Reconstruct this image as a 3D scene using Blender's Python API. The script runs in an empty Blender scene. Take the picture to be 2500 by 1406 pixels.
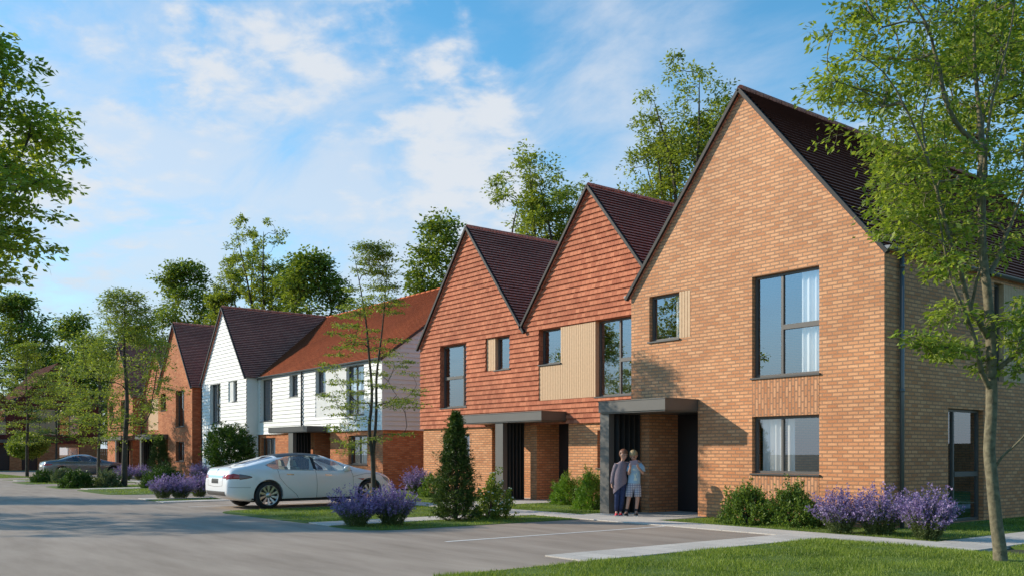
import bpy, bmesh, math, random
import numpy as np
from mathutils import Vector, Matrix
from mathutils.bvhtree import BVHTree
SC = bpy.context.scene
COL = SC.collection
R = math.radians
# ------------------------------------------------------------------ camera frame (level camera, shifted lens)
F_PX, CX, HZ, EYE = 2258.0, 1250.0, 1106.0, 1.43
YAW = 52.097
CR = Vector((math.cos(R(YAW)), math.sin(R(YAW)), 0))      # to the right of the view
CF = Vector((-math.sin(R(YAW)), math.cos(R(YAW)), 0))     # into the view
def ground(px, py):
    d = EYE * F_PX / (py - HZ); r = (px - CX) / F_PX * d
    p = CR * r + CF * d
    return (p.x, p.y)
def at_depth(px, d):
    p = CR * ((px - CX) / F_PX * d) + CF * d
    return (p.x, p.y)
# ------------------------------------------------------------------ materials
def new_mat(name):
    m = bpy.data.materials.new(name); m.use_nodes = True
    nt = m.node_tree; b = nt.nodes['Principled BSDF']
    return m, nt, b
def N(nt, typ, **kw):
    n = nt.nodes.new(typ)
    for k, v in kw.items():
        if k.startswith('i_'):
            n.inputs[k[2:].replace('_', ' ')].default_value = v
        else:
            setattr(n, k, v)
    return n
def L(nt, a, ao, b, bi): nt.links.new(a.outputs[ao], b.inputs[bi])
def rgba(c): return (c[0], c[1], c[2], 1.0)
def ramp(nt, stops):
    n = nt.nodes.new('ShaderNodeValToRGB'); e = n.color_ramp.elements
    while len(e) < len(stops): e.new(0.5)
    for i, (p, c) in enumerate(stops):
        e[i].position = p; e[i].color = rgba(c)
    return n
def mixc(nt, mode='MIX', fac=0.5):
    n = nt.nodes.new('ShaderNodeMix'); n.data_type = 'RGBA'; n.blend_type = mode; n.clamp_factor = True
    n.inputs[0].default_value = fac
    return n   # inputs 0 fac, 6 A, 7 B ; output 2
def plain(name, c, rough=0.5, metal=0.0, spec=0.5, noise=0.0, nscale=8.0, bump=0.0, coat=0.0):
    m, nt, b = new_mat(name)
    b.inputs['Base Color'].default_value = rgba(c); b.inputs['Roughness'].default_value = rough
    b.inputs['Metallic'].default_value = metal; b.inputs['Specular IOR Level'].default_value = spec
    if coat:
        b.inputs['Coat Weight'].default_value = coat; b.inputs['Coat Roughness'].default_value = 0.03
    if noise or bump:
        tc = N(nt, 'ShaderNodeTexCoord'); no = N(nt, 'ShaderNodeTexNoise', i_Scale=nscale, i_Detail=6.0)
        L(nt, tc, 'Object', no, 'Vector')
        if noise:
            lo = [x * (1 - noise) for x in c]; hi = [min(1, x * (1 + noise)) for x in c]
            r = ramp(nt, [(0.3, lo), (0.7, hi)]); L(nt, no, 'Fac', r, 'Fac'); L(nt, r, 'Color', b, 'Base Color')
        if bump:
            bu = N(nt, 'ShaderNodeBump', i_Strength=bump, i_Distance=0.02); L(nt, no, 'Fac', bu, 'Height'); L(nt, bu, 'Normal', b, 'Normal')
    return m
def brick_mat(name, c1, c2, mortar, bw=0.225, rh=0.075, ms=0.011, bump=0.7, rough=0.85, hue=0.18, msm=0.15, bias=0.0, big=None, spec=0.15, dist=0.012):
    m, nt, b = new_mat(name)
    uv = N(nt, 'ShaderNodeUVMap')
    no0 = N(nt, 'ShaderNodeTexNoise', i_Scale=9.0, i_Detail=3.0)
    L(nt, uv, 'UV', no0, 'Vector')
    sub = N(nt, 'ShaderNodeVectorMath', operation='MULTIPLY_ADD')
    sub.inputs[1].default_value = (0.006, 0.006, 0); L(nt, no0, 'Color', sub, 0); L(nt, uv, 'UV', sub, 2)
    br = N(nt, 'ShaderNodeTexBrick', i_Scale=1.0, i_Mortar_Size=ms, i_Mortar_Smooth=msm, i_Bias=bias, i_Brick_Width=bw, i_Row_Height=rh)
    br.inputs['Color1'].default_value = rgba(c1); br.inputs['Color2'].default_value = rgba(c2); br.inputs['Mortar'].default_value = rgba(mortar)
    L(nt, sub, 0, br, 'Vector')
    n1 = N(nt, 'ShaderNodeTexNoise', i_Scale=0.55, i_Detail=5.0, i_Roughness=0.65); L(nt, uv, 'UV', n1, 'Vector')
    r1 = ramp(nt, [(0.3, (1 - hue, 1 - hue, 1 - hue * 0.9)), (0.7, (1 + hue * 0.6, 1 + hue * 0.6, 1 + hue * 0.55))])
    L(nt, n1, 'Fac', r1, 'Fac')
    mx = mixc(nt, 'MULTIPLY', 1.0); L(nt, br, 'Color', mx, 6); L(nt, r1, 'Color', mx, 7)
    n2 = N(nt, 'ShaderNodeTexNoise', i_Scale=38.0, i_Detail=4.0); L(nt, uv, 'UV', n2, 'Vector')
    r2 = ramp(nt, [(0.25, (0.82, 0.8, 0.8)), (0.75, (1.12, 1.12, 1.1))]); L(nt, n2, 'Fac', r2, 'Fac')
    mx2 = mixc(nt, 'MULTIPLY', 1.0); L(nt, mx, 2, mx2, 6); L(nt, r2, 'Color', mx2, 7)
    last = mx2
    if big:   # bounce light and haze painted into the colour: redder low, paler higher, patchy
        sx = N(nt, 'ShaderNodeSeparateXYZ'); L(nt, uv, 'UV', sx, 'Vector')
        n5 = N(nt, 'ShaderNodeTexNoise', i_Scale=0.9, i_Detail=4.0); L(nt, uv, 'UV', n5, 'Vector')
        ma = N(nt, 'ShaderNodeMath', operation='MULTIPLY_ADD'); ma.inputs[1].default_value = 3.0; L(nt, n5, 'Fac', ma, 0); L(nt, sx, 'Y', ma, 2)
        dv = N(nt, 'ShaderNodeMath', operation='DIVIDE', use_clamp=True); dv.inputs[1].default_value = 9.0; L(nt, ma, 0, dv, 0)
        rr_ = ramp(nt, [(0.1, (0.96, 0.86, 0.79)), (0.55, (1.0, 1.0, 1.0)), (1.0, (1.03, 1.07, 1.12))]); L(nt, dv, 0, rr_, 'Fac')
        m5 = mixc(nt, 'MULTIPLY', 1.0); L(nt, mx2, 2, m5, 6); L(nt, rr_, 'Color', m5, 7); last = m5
    L(nt, last, 2, b, 'Base Color')
    b.inputs['Roughness'].default_value = rough; b.inputs['Specular IOR Level'].default_value = spec
    inv = N(nt, 'ShaderNodeMath', operation='MULTIPLY_ADD'); inv.inputs[1].default_value = -1.0
    L(nt, br, 'Fac', inv, 0)
    sc = N(nt, 'ShaderNodeMath', operation='MULTIPLY'); sc.inputs[1].default_value = 0.25; L(nt, n2, 'Fac', sc, 0)
    L(nt, sc, 0, inv, 2)
    bu = N(nt, 'ShaderNodeBump', i_Strength=bump, i_Distance=dist); L(nt, inv, 0, bu, 'Height'); L(nt, bu, 'Normal', b, 'Normal')
    return m
def leaf_mat(name, c_lo, c_hi, trans=0.35, tcol=None):
    m, nt, b = new_mat(name)
    g = N(nt, 'ShaderNodeNewGeometry')
    r = ramp(nt, [(0.0, c_lo), (1.0, c_hi)]); L(nt, g, 'Random Per Island', r, 'Fac')
    oi = N(nt, 'ShaderNodeTexCoord'); no = N(nt, 'ShaderNodeTexNoise', i_Scale=1.1, i_Detail=2.0); L(nt, oi, 'Object', no, 'Vector')
    r2 = ramp(nt, [(0.3, (0.7, 0.75, 0.7)), (0.7, (1.25, 1.2, 1.1))]); L(nt, no, 'Fac', r2, 'Fac')
    mx = mixc(nt, 'MULTIPLY', 1.0); L(nt, r, 'Color', mx, 6); L(nt, r2, 'Color', mx, 7)
    L(nt, mx, 2, b, 'Base Color'); b.inputs['Roughness'].default_value = 0.5; b.inputs['Specular IOR Level'].default_value = 0.3
    tr = N(nt, 'ShaderNodeBsdfTranslucent')
    mt = mixc(nt, 'MULTIPLY', 1.0); L(nt, mx, 2, mt, 6); mt.inputs[7].default_value = rgba(tcol or (1.5, 1.5, 0.6)); L(nt, mt, 2, tr, 'Color')
    ms = N(nt, 'ShaderNodeMixShader'); ms.inputs[0].default_value = trans
    L(nt, b, 0, ms, 1); L(nt, tr, 0, ms, 2); L(nt, ms, 0, nt.nodes['Material Output'], 'Surface')
    return m
def glass_mat(name, tint=(0.93, 0.95, 0.95), base=0.30, gcol=(0.85, 0.9, 1.0)):
    m, nt, b = new_mat(name); nt.nodes.remove(b)
    tr = N(nt, 'ShaderNodeBsdfTransparent'); tr.inputs[0].default_value = rgba(tint)
    gl = N(nt, 'ShaderNodeBsdfGlossy'); gl.inputs['Color'].default_value = rgba(gcol); gl.inputs['Roughness'].default_value = 0.0
    ge = N(nt, 'ShaderNodeNewGeometry'); dt = N(nt, 'ShaderNodeVectorMath', operation='DOT_PRODUCT'); L(nt, ge, 'Normal', dt, 0); L(nt, ge, 'Incoming', dt, 1)
    ab = N(nt, 'ShaderNodeMath', operation='ABSOLUTE'); L(nt, dt, 'Value', ab, 0)
    om = N(nt, 'ShaderNodeMath', operation='SUBTRACT', use_clamp=True); om.inputs[0].default_value = 1.0; L(nt, ab, 0, om, 1)
    pw = N(nt, 'ShaderNodeMath', operation='POWER'); pw.inputs[1].default_value = 5.0; L(nt, om, 0, pw, 0)
    ad = N(nt, 'ShaderNodeMath', operation='MULTIPLY_ADD', use_clamp=True); ad.inputs[1].default_value = 1 - base; ad.inputs[2].default_value = base; L(nt, pw, 0, ad, 0)
    ms = N(nt, 'ShaderNodeMixShader'); L(nt, ad, 0, ms, 0); L(nt, tr, 0, ms, 1); L(nt, gl, 0, ms, 2)
    L(nt, ms, 0, nt.nodes['Material Output'], 'Surface')
    return m
M = {}
M['brick'] = brick_mat('red_orange_brick', (0.84, 0.44, 0.23), (0.63, 0.275, 0.13), (0.43, 0.25, 0.155), ms=0.0125, msm=0.08, bump=0.9, big=True)  # mortar tone darkened to stand in for the shadow line under each brick
M['brick_upright'] = brick_mat('upright_orange_brick', (0.80, 0.41, 0.22), (0.58, 0.245, 0.115), (0.39, 0.225, 0.14), ms=0.0135, msm=0.08, bump=0.9)  # joint shadow painted into this mortar tone as well
M['brick_far'] = brick_mat('red_brick', (0.68, 0.275, 0.125), (0.47, 0.145, 0.06), (0.40, 0.20, 0.12))
M['roof'] = brick_mat('maroon_roof_tile', (0.70, 0.29, 0.21), (0.58, 0.225, 0.165), (0.10, 0.036, 0.028), bw=0.17, rh=0.13, ms=0.005, bump=0.35, hue=0.22)
M['roof_orange'] = brick_mat('orange_clay_roof_tile', (0.62, 0.175, 0.065), (0.52, 0.125, 0.045), (0.14, 0.04, 0.02), bw=0.17, rh=0.13, ms=0.005, bump=0.35, hue=0.2)
M['tile'] = brick_mat('terracotta_wall_tile', (0.62, 0.235, 0.13), (0.44, 0.145, 0.08), (0.16, 0.052, 0.034), bw=0.168, rh=0.151, ms=0.0035, bump=0.4, hue=0.2)
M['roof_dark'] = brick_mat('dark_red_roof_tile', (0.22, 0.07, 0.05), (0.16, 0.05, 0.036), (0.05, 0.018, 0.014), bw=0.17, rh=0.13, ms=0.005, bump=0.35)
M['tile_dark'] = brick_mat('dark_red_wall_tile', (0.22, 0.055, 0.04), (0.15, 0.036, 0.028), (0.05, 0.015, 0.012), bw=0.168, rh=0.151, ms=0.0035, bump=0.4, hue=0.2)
M['board'] = plain('white_painted_board', (0.74, 0.74, 0.72), 0.55, noise=0.03, nscale=3)
M['metal'] = plain('anthracite_metal', (0.045, 0.045, 0.044), 0.42, 0.0, 0.5, noise=0.12, nscale=2.0)
M['canopy'] = plain('bronze_grey_canopy_metal', (0.115, 0.108, 0.098), 0.4, 0.0, 0.5, noise=0.1, nscale=1.5)
M['verge'] = plain('dark_verge_metal', (0.028, 0.028, 0.029), 0.6, spec=0.25)
M['frame'] = plain('bronze_grey_frame', (0.10, 0.092, 0.084), 0.4, noise=0.06)
M['frame_dark'] = plain('dark_window_lining', (0.02, 0.02, 0.021), 0.5)
M['door'] = plain('black_door_paint', (0.02, 0.021, 0.024), 0.4)
M['gutter'] = plain('grey_gutter_metal', (0.16, 0.17, 0.18), 0.35, 0.3)
M['timber'] = plain('pale_timber', (0.60, 0.40, 0.235), 0.65, noise=0.07, nscale=14)
M['curtain'] = plain('white_curtain', (0.85, 0.83, 0.80), 0.9)
M['net'] = plain('grey_curtain', (0.6, 0.62, 0.66), 0.9)
M['glass'] = glass_mat('window_glass')
M['room'] = plain('dark_room', (0.055, 0.05, 0.048), 0.9)
M['bark'] = plain('grey_green_bark', (0.17, 0.145, 0.09), 0.9, noise=0.4, nscale=14, bump=0.9)
M['bark_dark'] = plain('dark_bark', (0.065, 0.055, 0.042), 0.9, noise=0.35, nscale=9, bump=0.7)
M['leaf'] = leaf_mat('bright_leaf', (0.14, 0.22, 0.032), (0.42, 0.49, 0.10), 0.45)
M['leaf_fore'] = leaf_mat('olive_leaf', (0.11, 0.185, 0.03), (0.38, 0.45, 0.10), 0.42)
M['leaf_layer'] = leaf_mat('yellow_green_leaf', (0.12, 0.18, 0.035), (0.36, 0.42, 0.10), 0.36)
M['leaf_bg'] = leaf_mat('background_leaf', (0.14, 0.20, 0.04), (0.38, 0.43, 0.10), 0.40)
M['leaf_dark'] = leaf_mat('dark_leaf', (0.085, 0.14, 0.024), (0.31, 0.38, 0.08), 0.34)
M['leaf_shrub'] = leaf_mat('shrub_leaf', (0.055, 0.11, 0.018), (0.22, 0.31, 0.065), 0.25)
M['leaf_shrub_bright'] = leaf_mat('fresh_shrub_leaf', (0.07, 0.16, 0.016), (0.22, 0.36, 0.05), 0.3)
M['leaf_grey'] = leaf_mat('grey_green_leaf', (0.07, 0.10, 0.05), (0.20, 0.25, 0.14), 0.2)
M['leaf_ball'] = leaf_mat('topiary_leaf', (0.022, 0.06, 0.01), (0.095, 0.17, 0.028), 0.2)
M['needle'] = leaf_mat('conifer_needle', (0.03, 0.065, 0.014), (0.125, 0.18, 0.035), 0.15)
M['flower'] = leaf_mat('lavender_flower', (0.18, 0.12, 0.31), (0.44, 0.34, 0.60), 0.25, (1.1, 1.0, 1.2))
M['petal'] = plain('white_petal', (0.82, 0.82, 0.72), 0.7)
M['lav_leaf'] = leaf_mat('lavender_leaf', (0.08, 0.11, 0.04), (0.20, 0.25, 0.10), 0.2)
M['blade'] = leaf_mat('grass_blade', (0.095, 0.155, 0.025), (0.31, 0.385, 0.085), 0.35)
def ground_mat(name, c1, c2, c3, s1, s2, rough=0.9, bump=0.2, stretch=(1, 1, 1), fine=120.0):
    m, nt, b = new_mat(name)
    tc = N(nt, 'ShaderNodeTexCoord'); mp = N(nt, 'ShaderNodeMapping'); mp.inputs['Scale'].default_value = stretch
    L(nt, tc, 'Object', mp, 'Vector')
    n1 = N(nt, 'ShaderNodeTexNoise', i_Scale=s1, i_Detail=7.0, i_Roughness=0.62); L(nt, mp, 'Vector', n1, 'Vector')
    r1 = ramp(nt, [(0.3, c1), (0.5, c2), (0.72, c3)]); L(nt, n1, 'Fac', r1, 'Fac')
    n2 = N(nt, 'ShaderNodeTexNoise', i_Scale=fine, i_Detail=3.0); L(nt, tc, 'Object', n2, 'Vector')
    r2 = ramp(nt, [(0.3, (0.84, 0.84, 0.84)), (0.7, (1.12, 1.12, 1.12))]); L(nt, n2, 'Fac', r2, 'Fac')
    mx = mixc(nt, 'MULTIPLY', 1.0); L(nt, r1, 'Color', mx, 6); L(nt, r2, 'Color', mx, 7)
    n3 = N(nt, 'ShaderNodeTexNoise', i_Scale=s2, i_Detail=4.0); L(nt, tc, 'Object', n3, 'Vector')
    r3 = ramp(nt, [(0.32, (0.86, 0.86, 0.87)), (0.68, (1.08, 1.07, 1.06))]); L(nt, n3, 'Fac', r3, 'Fac')
    mx2 = mixc(nt, 'MULTIPLY', 1.0); L(nt, mx, 2, mx2, 6); L(nt, r3, 'Color', mx2, 7)
    L(nt, mx2, 2, b, 'Base Color'); b.inputs['Roughness'].default_value = rough; b.inputs['Specular IOR Level'].default_value = 0.25
    bu = N(nt, 'ShaderNodeBump', i_Strength=bump, i_Distance=0.01); L(nt, n2, 'Fac', bu, 'Height'); L(nt, bu, 'Normal', b, 'Normal')
    return m
M['asphalt'] = ground_mat('worn_asphalt', (0.295, 0.238, 0.190), (0.37, 0.302, 0.245), (0.435, 0.36, 0.295), 1.3, 0.12, 0.85, 0.4, (0.3, 1.5, 1), 90)
M['lawn'] = ground_mat('lawn_soil', (0.08, 0.13, 0.025), (0.11, 0.17, 0.034), (0.14, 0.205, 0.045), 2.5, 0.3, 0.95, 0.5)
M['terrain'] = ground_mat('far_rough_grass', (0.05, 0.055, 0.03), (0.07, 0.075, 0.04), (0.085, 0.09, 0.05), 0.4, 0.05, 0.95, 0.3)
M['line'] = ground_mat('white_road_paint', (0.64, 0.62, 0.59), (0.74, 0.72, 0.69), (0.80, 0.78, 0.75), 6, 0.5)
def paving_mat():
    m = brick_mat('pale_paving_slab', (0.66, 0.61, 0.55), (0.56, 0.52, 0.47), (0.33, 0.30, 0.27), bw=0.6, rh=0.45, ms=0.006, bump=0.25, hue=0.12)
    return m
M['paving'] = paving_mat()
# ------------------------------------------------------------------ mesh builder
class MB:
    def __init__(s): s.v = []; s.f = []; s.uv = []; s.sm = []
    def face(s, pts, uv=None, smooth=False):
        i = len(s.v); pts = [Vector(p) for p in pts]; s.v += [tuple(p) for p in pts]; s.f.append(tuple(range(i, i + len(pts))))
        if uv is None:
            n = Vector((0, 0, 0))
            for a in range(1, len(pts) - 1): n += (pts[a] - pts[0]).cross(pts[a + 1] - pts[0])
            if abs(n.z) > 0.8 * n.length: uv = [(p.x, p.y) for p in pts]
            elif abs(n.y) >= abs(n.x): uv = [(p.x, p.z) for p in pts]
            else: uv = [(p.y, p.z) for p in pts]
        s.uv += list(uv); s.sm.append(smooth)
    def box(s, a, b):
        x0, y0, z0 = (min(a[i], b[i]) for i in range(3)); x1, y1, z1 = (max(a[i], b[i]) for i in range(3))
        s.hexa([(x0, y0, z0), (x1, y0, z0), (x1, y1, z0), (x0, y1, z0), (x0, y0, z1), (x1, y0, z1), (x1, y1, z1), (x0, y1, z1)])
    def hexa(s, c):
        for q in ((0, 3, 2, 1), (4, 5, 6, 7), (0, 1, 5, 4), (1, 2, 6, 5), (2, 3, 7, 6), (3, 0, 4, 7)): s.face([c[i] for i in q])
    def beam(s, p0, p1, a, b):   # box from p0 to p1 swept by full side vectors a and b (centred)
        p0, p1, a, b = (Vector(x) for x in (p0, p1, a, b)); h = (a + b) / 2; g = (a - b) / 2
        s.hexa([p0 - h, p0 + g, p0 + h, p0 - g, p1 - h, p1 + g, p1 + h, p1 - g])
    def tube(s, pts, rad, n=8, cap=True):
        pts = [Vector(p) for p in pts]
        if not hasattr(rad, '__len__'): rad = [rad] * len(pts)
        rings = []; ref = None; i0 = len(s.v)
        for i, p in enumerate(pts):
            t = (pts[min(i + 1, len(pts) - 1)] - pts[max(i - 1, 0)])
            t = t.normalized() if t.length > 1e-9 else Vector((0, 0, 1))
            if ref is None: ref = Vector((1, 0, 0)) if abs(t.x) < 0.8 else Vector((0, 1, 0))
            a = (ref - t * ref.dot(t)).normalized(); b = t.cross(a); ref = a
            rings.append([p + (a * math.cos(k * 2 * math.pi / n) + b * math.sin(k * 2 * math.pi / n)) * rad[i] for k in range(n)])
        for r in rings: s.v += [tuple(q) for q in r]
        d = 0.0
        for i in range(len(rings) - 1):
            d1 = d + (pts[i + 1] - pts[i]).length
            for k in range(n):
                k2 = (k + 1) % n
                s.f.append((i0 + i * n + k, i0 + i * n + k2, i0 + (i + 1) * n + k2, i0 + (i + 1) * n + k))
                s.uv += [(k / n, d), ((k + 1) / n, d), ((k + 1) / n, d1), (k / n, d1)]; s.sm.append(True)
            d = d1
        if cap:
            for ri, rev in ((0, True), (len(rings) - 1, False)):
                idx = [i0 + ri * n + k for k in range(n)]
                s.f.append(tuple(reversed(idx)) if rev else tuple(idx)); s.uv += [(0, 0)] * n; s.sm.append(False)
    def lathe(s, prof, c, axis='x', n=28, smooth=True):   # prof: (along axis, radius)
        i0 = len(s.v); c = Vector(c)
        for (h, r) in prof:
            for k in range(n):
                t = 2 * math.pi * k / n
                d = {'x': (h, r * math.cos(t), r * math.sin(t)), 'z': (r * math.cos(t), r * math.sin(t), h), 'y': (r * math.cos(t), h, r * math.sin(t))}[axis]
                s.v.append(tuple(c + Vector(d)))
        for i in range(len(prof) - 1):
            for k in range(n):
                k2 = (k + 1) % n
                s.f.append((i0 + i * n + k, i0 + i * n + k2, i0 + (i + 1) * n + k2, i0 + (i + 1) * n + k)); s.uv += [(0, 0)] * 4; s.sm.append(smooth)
    def panel(s, P, zb, ivs, holes=(), gauge=None, z_start=None, proud=0.0, reveal=0.0, uvo=(0, 0)):
        """wall or roof slope in local (u, z, out) coordinates; ivs(z) -> [(l, r)]; cut by rectangular holes; lapped courses when gauge is set"""
        z0, z1 = min(zb), max(zb); bs = set(zb)
        for h in holes: bs.update([h[2], h[3]])
        if gauge:
            zs = z0 if z_start is None else z_start
            k = math.ceil((z0 - zs) / gauge - 1e-6)
            while zs + k * gauge < z1: bs.add(zs + k * gauge); k += 1
        bs = sorted(b for b in bs if z0 - 1e-6 <= b <= z1 + 1e-6); rows = [bs[0]]
        for b in bs[1:]:
            if b - rows[-1] > 0.004: rows.append(b)
        def off(z, up):
            if not gauge: return 0.0
            fr = ((z - zs) / gauge) % 1.0
            if fr > 0.985 or fr < 0.015: fr = 0.0 if up else 1.0
            return proud * (1 - fr)
        def F(a, b, c, d):   # each (u, z, o)
            s.face([P(*a), P(*b), P(*c), P(*d)], [(q[0] + uvo[0], q[1] + uvo[1]) for q in (a, b, c, d)])
        for i in range(len(rows) - 1):
            a, b = rows[i], rows[i + 1]; e = (b - a) * 0.001
            lo, hi = ivs(a + e), ivs(b - e)
            hs = sorted((h[0], h[1]) for h in holes if h[2] < (a + b) / 2 < h[3])
            oa, ob = off(a, True), off(b, False)
            for (l0, r0), (l1, r1) in zip(lo, hi):
                segs = []; cl0, cl1 = l0, l1
                for h0, h1 in hs:
                    if h1 <= min(l0, l1) or h0 >= max(r0, r1): continue
                    if h0 > cl0 + 1e-4: segs.append((cl0, h0, cl1, h0))
                    cl0 = cl1 = h1
                if r0 > cl0 + 1e-4: segs.append((cl0, r0, cl1, r1))
                for (x0, x1, y0, y1) in segs:
                    F((x0, a, oa), (x1, a, oa), (y1, b, ob), (y0, b, ob))
                    if gauge and oa > proud * 0.9: F((x0, a, 0), (x1, a, 0), (x1, a, oa), (x0, a, oa))
        if reveal:
            for (u0, u1, h0, h1) in holes:
                o0 = proud * 0.5; o1 = -reveal
                for q in (((u0, h0), (u0, h1)), ((u1, h1), (u1, h0)), ((u0, h1), (u1, h1)), ((u1, h0), (u0, h0))):
                    (a0, c0), (a1, c1) = q
                    pts = [P(a0, c0, o0), P(a1, c1, o0), P(a1, c1, o1), P(a0, c0, o1)]
                    if a0 == a1: uv = [(o0, c0), (o0, c1), (o1, c1), (o1, c0)]
                    else: uv = [(a0, c0 + o0), (a1, c1 + o0), (a1, c1 + o1), (a0, c0 + o1)]
                    s.face(pts, uv)
    def build(s, name, mat, parent=None):
        me = bpy.data.meshes.new(name); me.from_pydata(s.v, [], s.f)
        ul = me.uv_layers.new(name='UVMap'); ul.data.foreach_set('uv', np.array(s.uv, dtype=np.float32).ravel())
        me.polygons.foreach_set('use_smooth', np.array(s.sm, dtype=bool))
        me.materials.append(mat); me.update()
        return link(name, me, parent)
def link(name, me, parent=None):
    o = bpy.data.objects.new(name, me); COL.objects.link(o)
    if parent is not None:
        o.parent = parent
        if parent.name in AT_BASE: o.location = -Vector(parent.location)   # parts of a building are written in world coordinates
    return o
AT_BASE = set()
def building(name, label, cat, loc, group=None):
    t = thing(name, label, cat, loc, 0.0, group); AT_BASE.add(t.name)
    return t
def tag(o, label=None, cat=None, group=None, kind=None):
    if label: o['label'] = label
    if cat: o['category'] = cat
    if group: o['group'] = group
    if kind: o['kind'] = kind
    return o
def thing(name, label, cat, loc=(0, 0, 0), rz=0.0, group=None):
    o = bpy.data.objects.new(name, None); o.empty_display_size = 0.2; COL.objects.link(o)
    o.location = loc; o.rotation_euler = (0, 0, rz)
    return tag(o, label, cat, group)
def kids(o): return [c for c in COL.objects if c.parent == o]
def dup(o, parent=None):
    c = o.copy(); COL.objects.link(c); c.parent = parent
    for k in kids(o): dup(k, c)
    return c
def quads_mesh(name, V, mat, nper=4):
    """V: (n, nper, 3) array -> mesh of n loose polygons"""
    V = np.asarray(V, dtype=np.float32); n = V.shape[0]
    me = bpy.data.meshes.new(name)
    me.vertices.add(n * nper); me.vertices.foreach_set('co', V.reshape(-1))
    me.loops.add(n * nper); me.loops.foreach_set('vertex_index', np.arange(n * nper, dtype=np.int32))
    me.polygons.add(n); me.polygons.foreach_set('loop_start', np.arange(0, n * nper, nper, dtype=np.int32))
    try: me.polygons.foreach_set('loop_total', np.full(n, nper, dtype=np.int32))
    except Exception: pass
    me.update(calc_edges=True); me.validate(); me.materials.append(mat)
    return me
def unit(a):
    return a / np.maximum(np.linalg.norm(a, axis=-1, keepdims=True), 1e-9)
def leaves(c, axis, side, ln, wd, bend=0.15):
    """diamond leaves: base c, direction axis, half-width along side"""
    nrm = unit(np.cross(axis, side)); ln = ln[:, None]; wd = wd[:, None]
    a = c; t = c + axis * ln - nrm * ln * bend
    m = c + axis * ln * 0.45
    return np.stack([a, m + side * wd * 0.5 - nrm * wd * 0.12, t, m - side * wd * 0.5 - nrm * wd * 0.12], axis=1)
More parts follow.
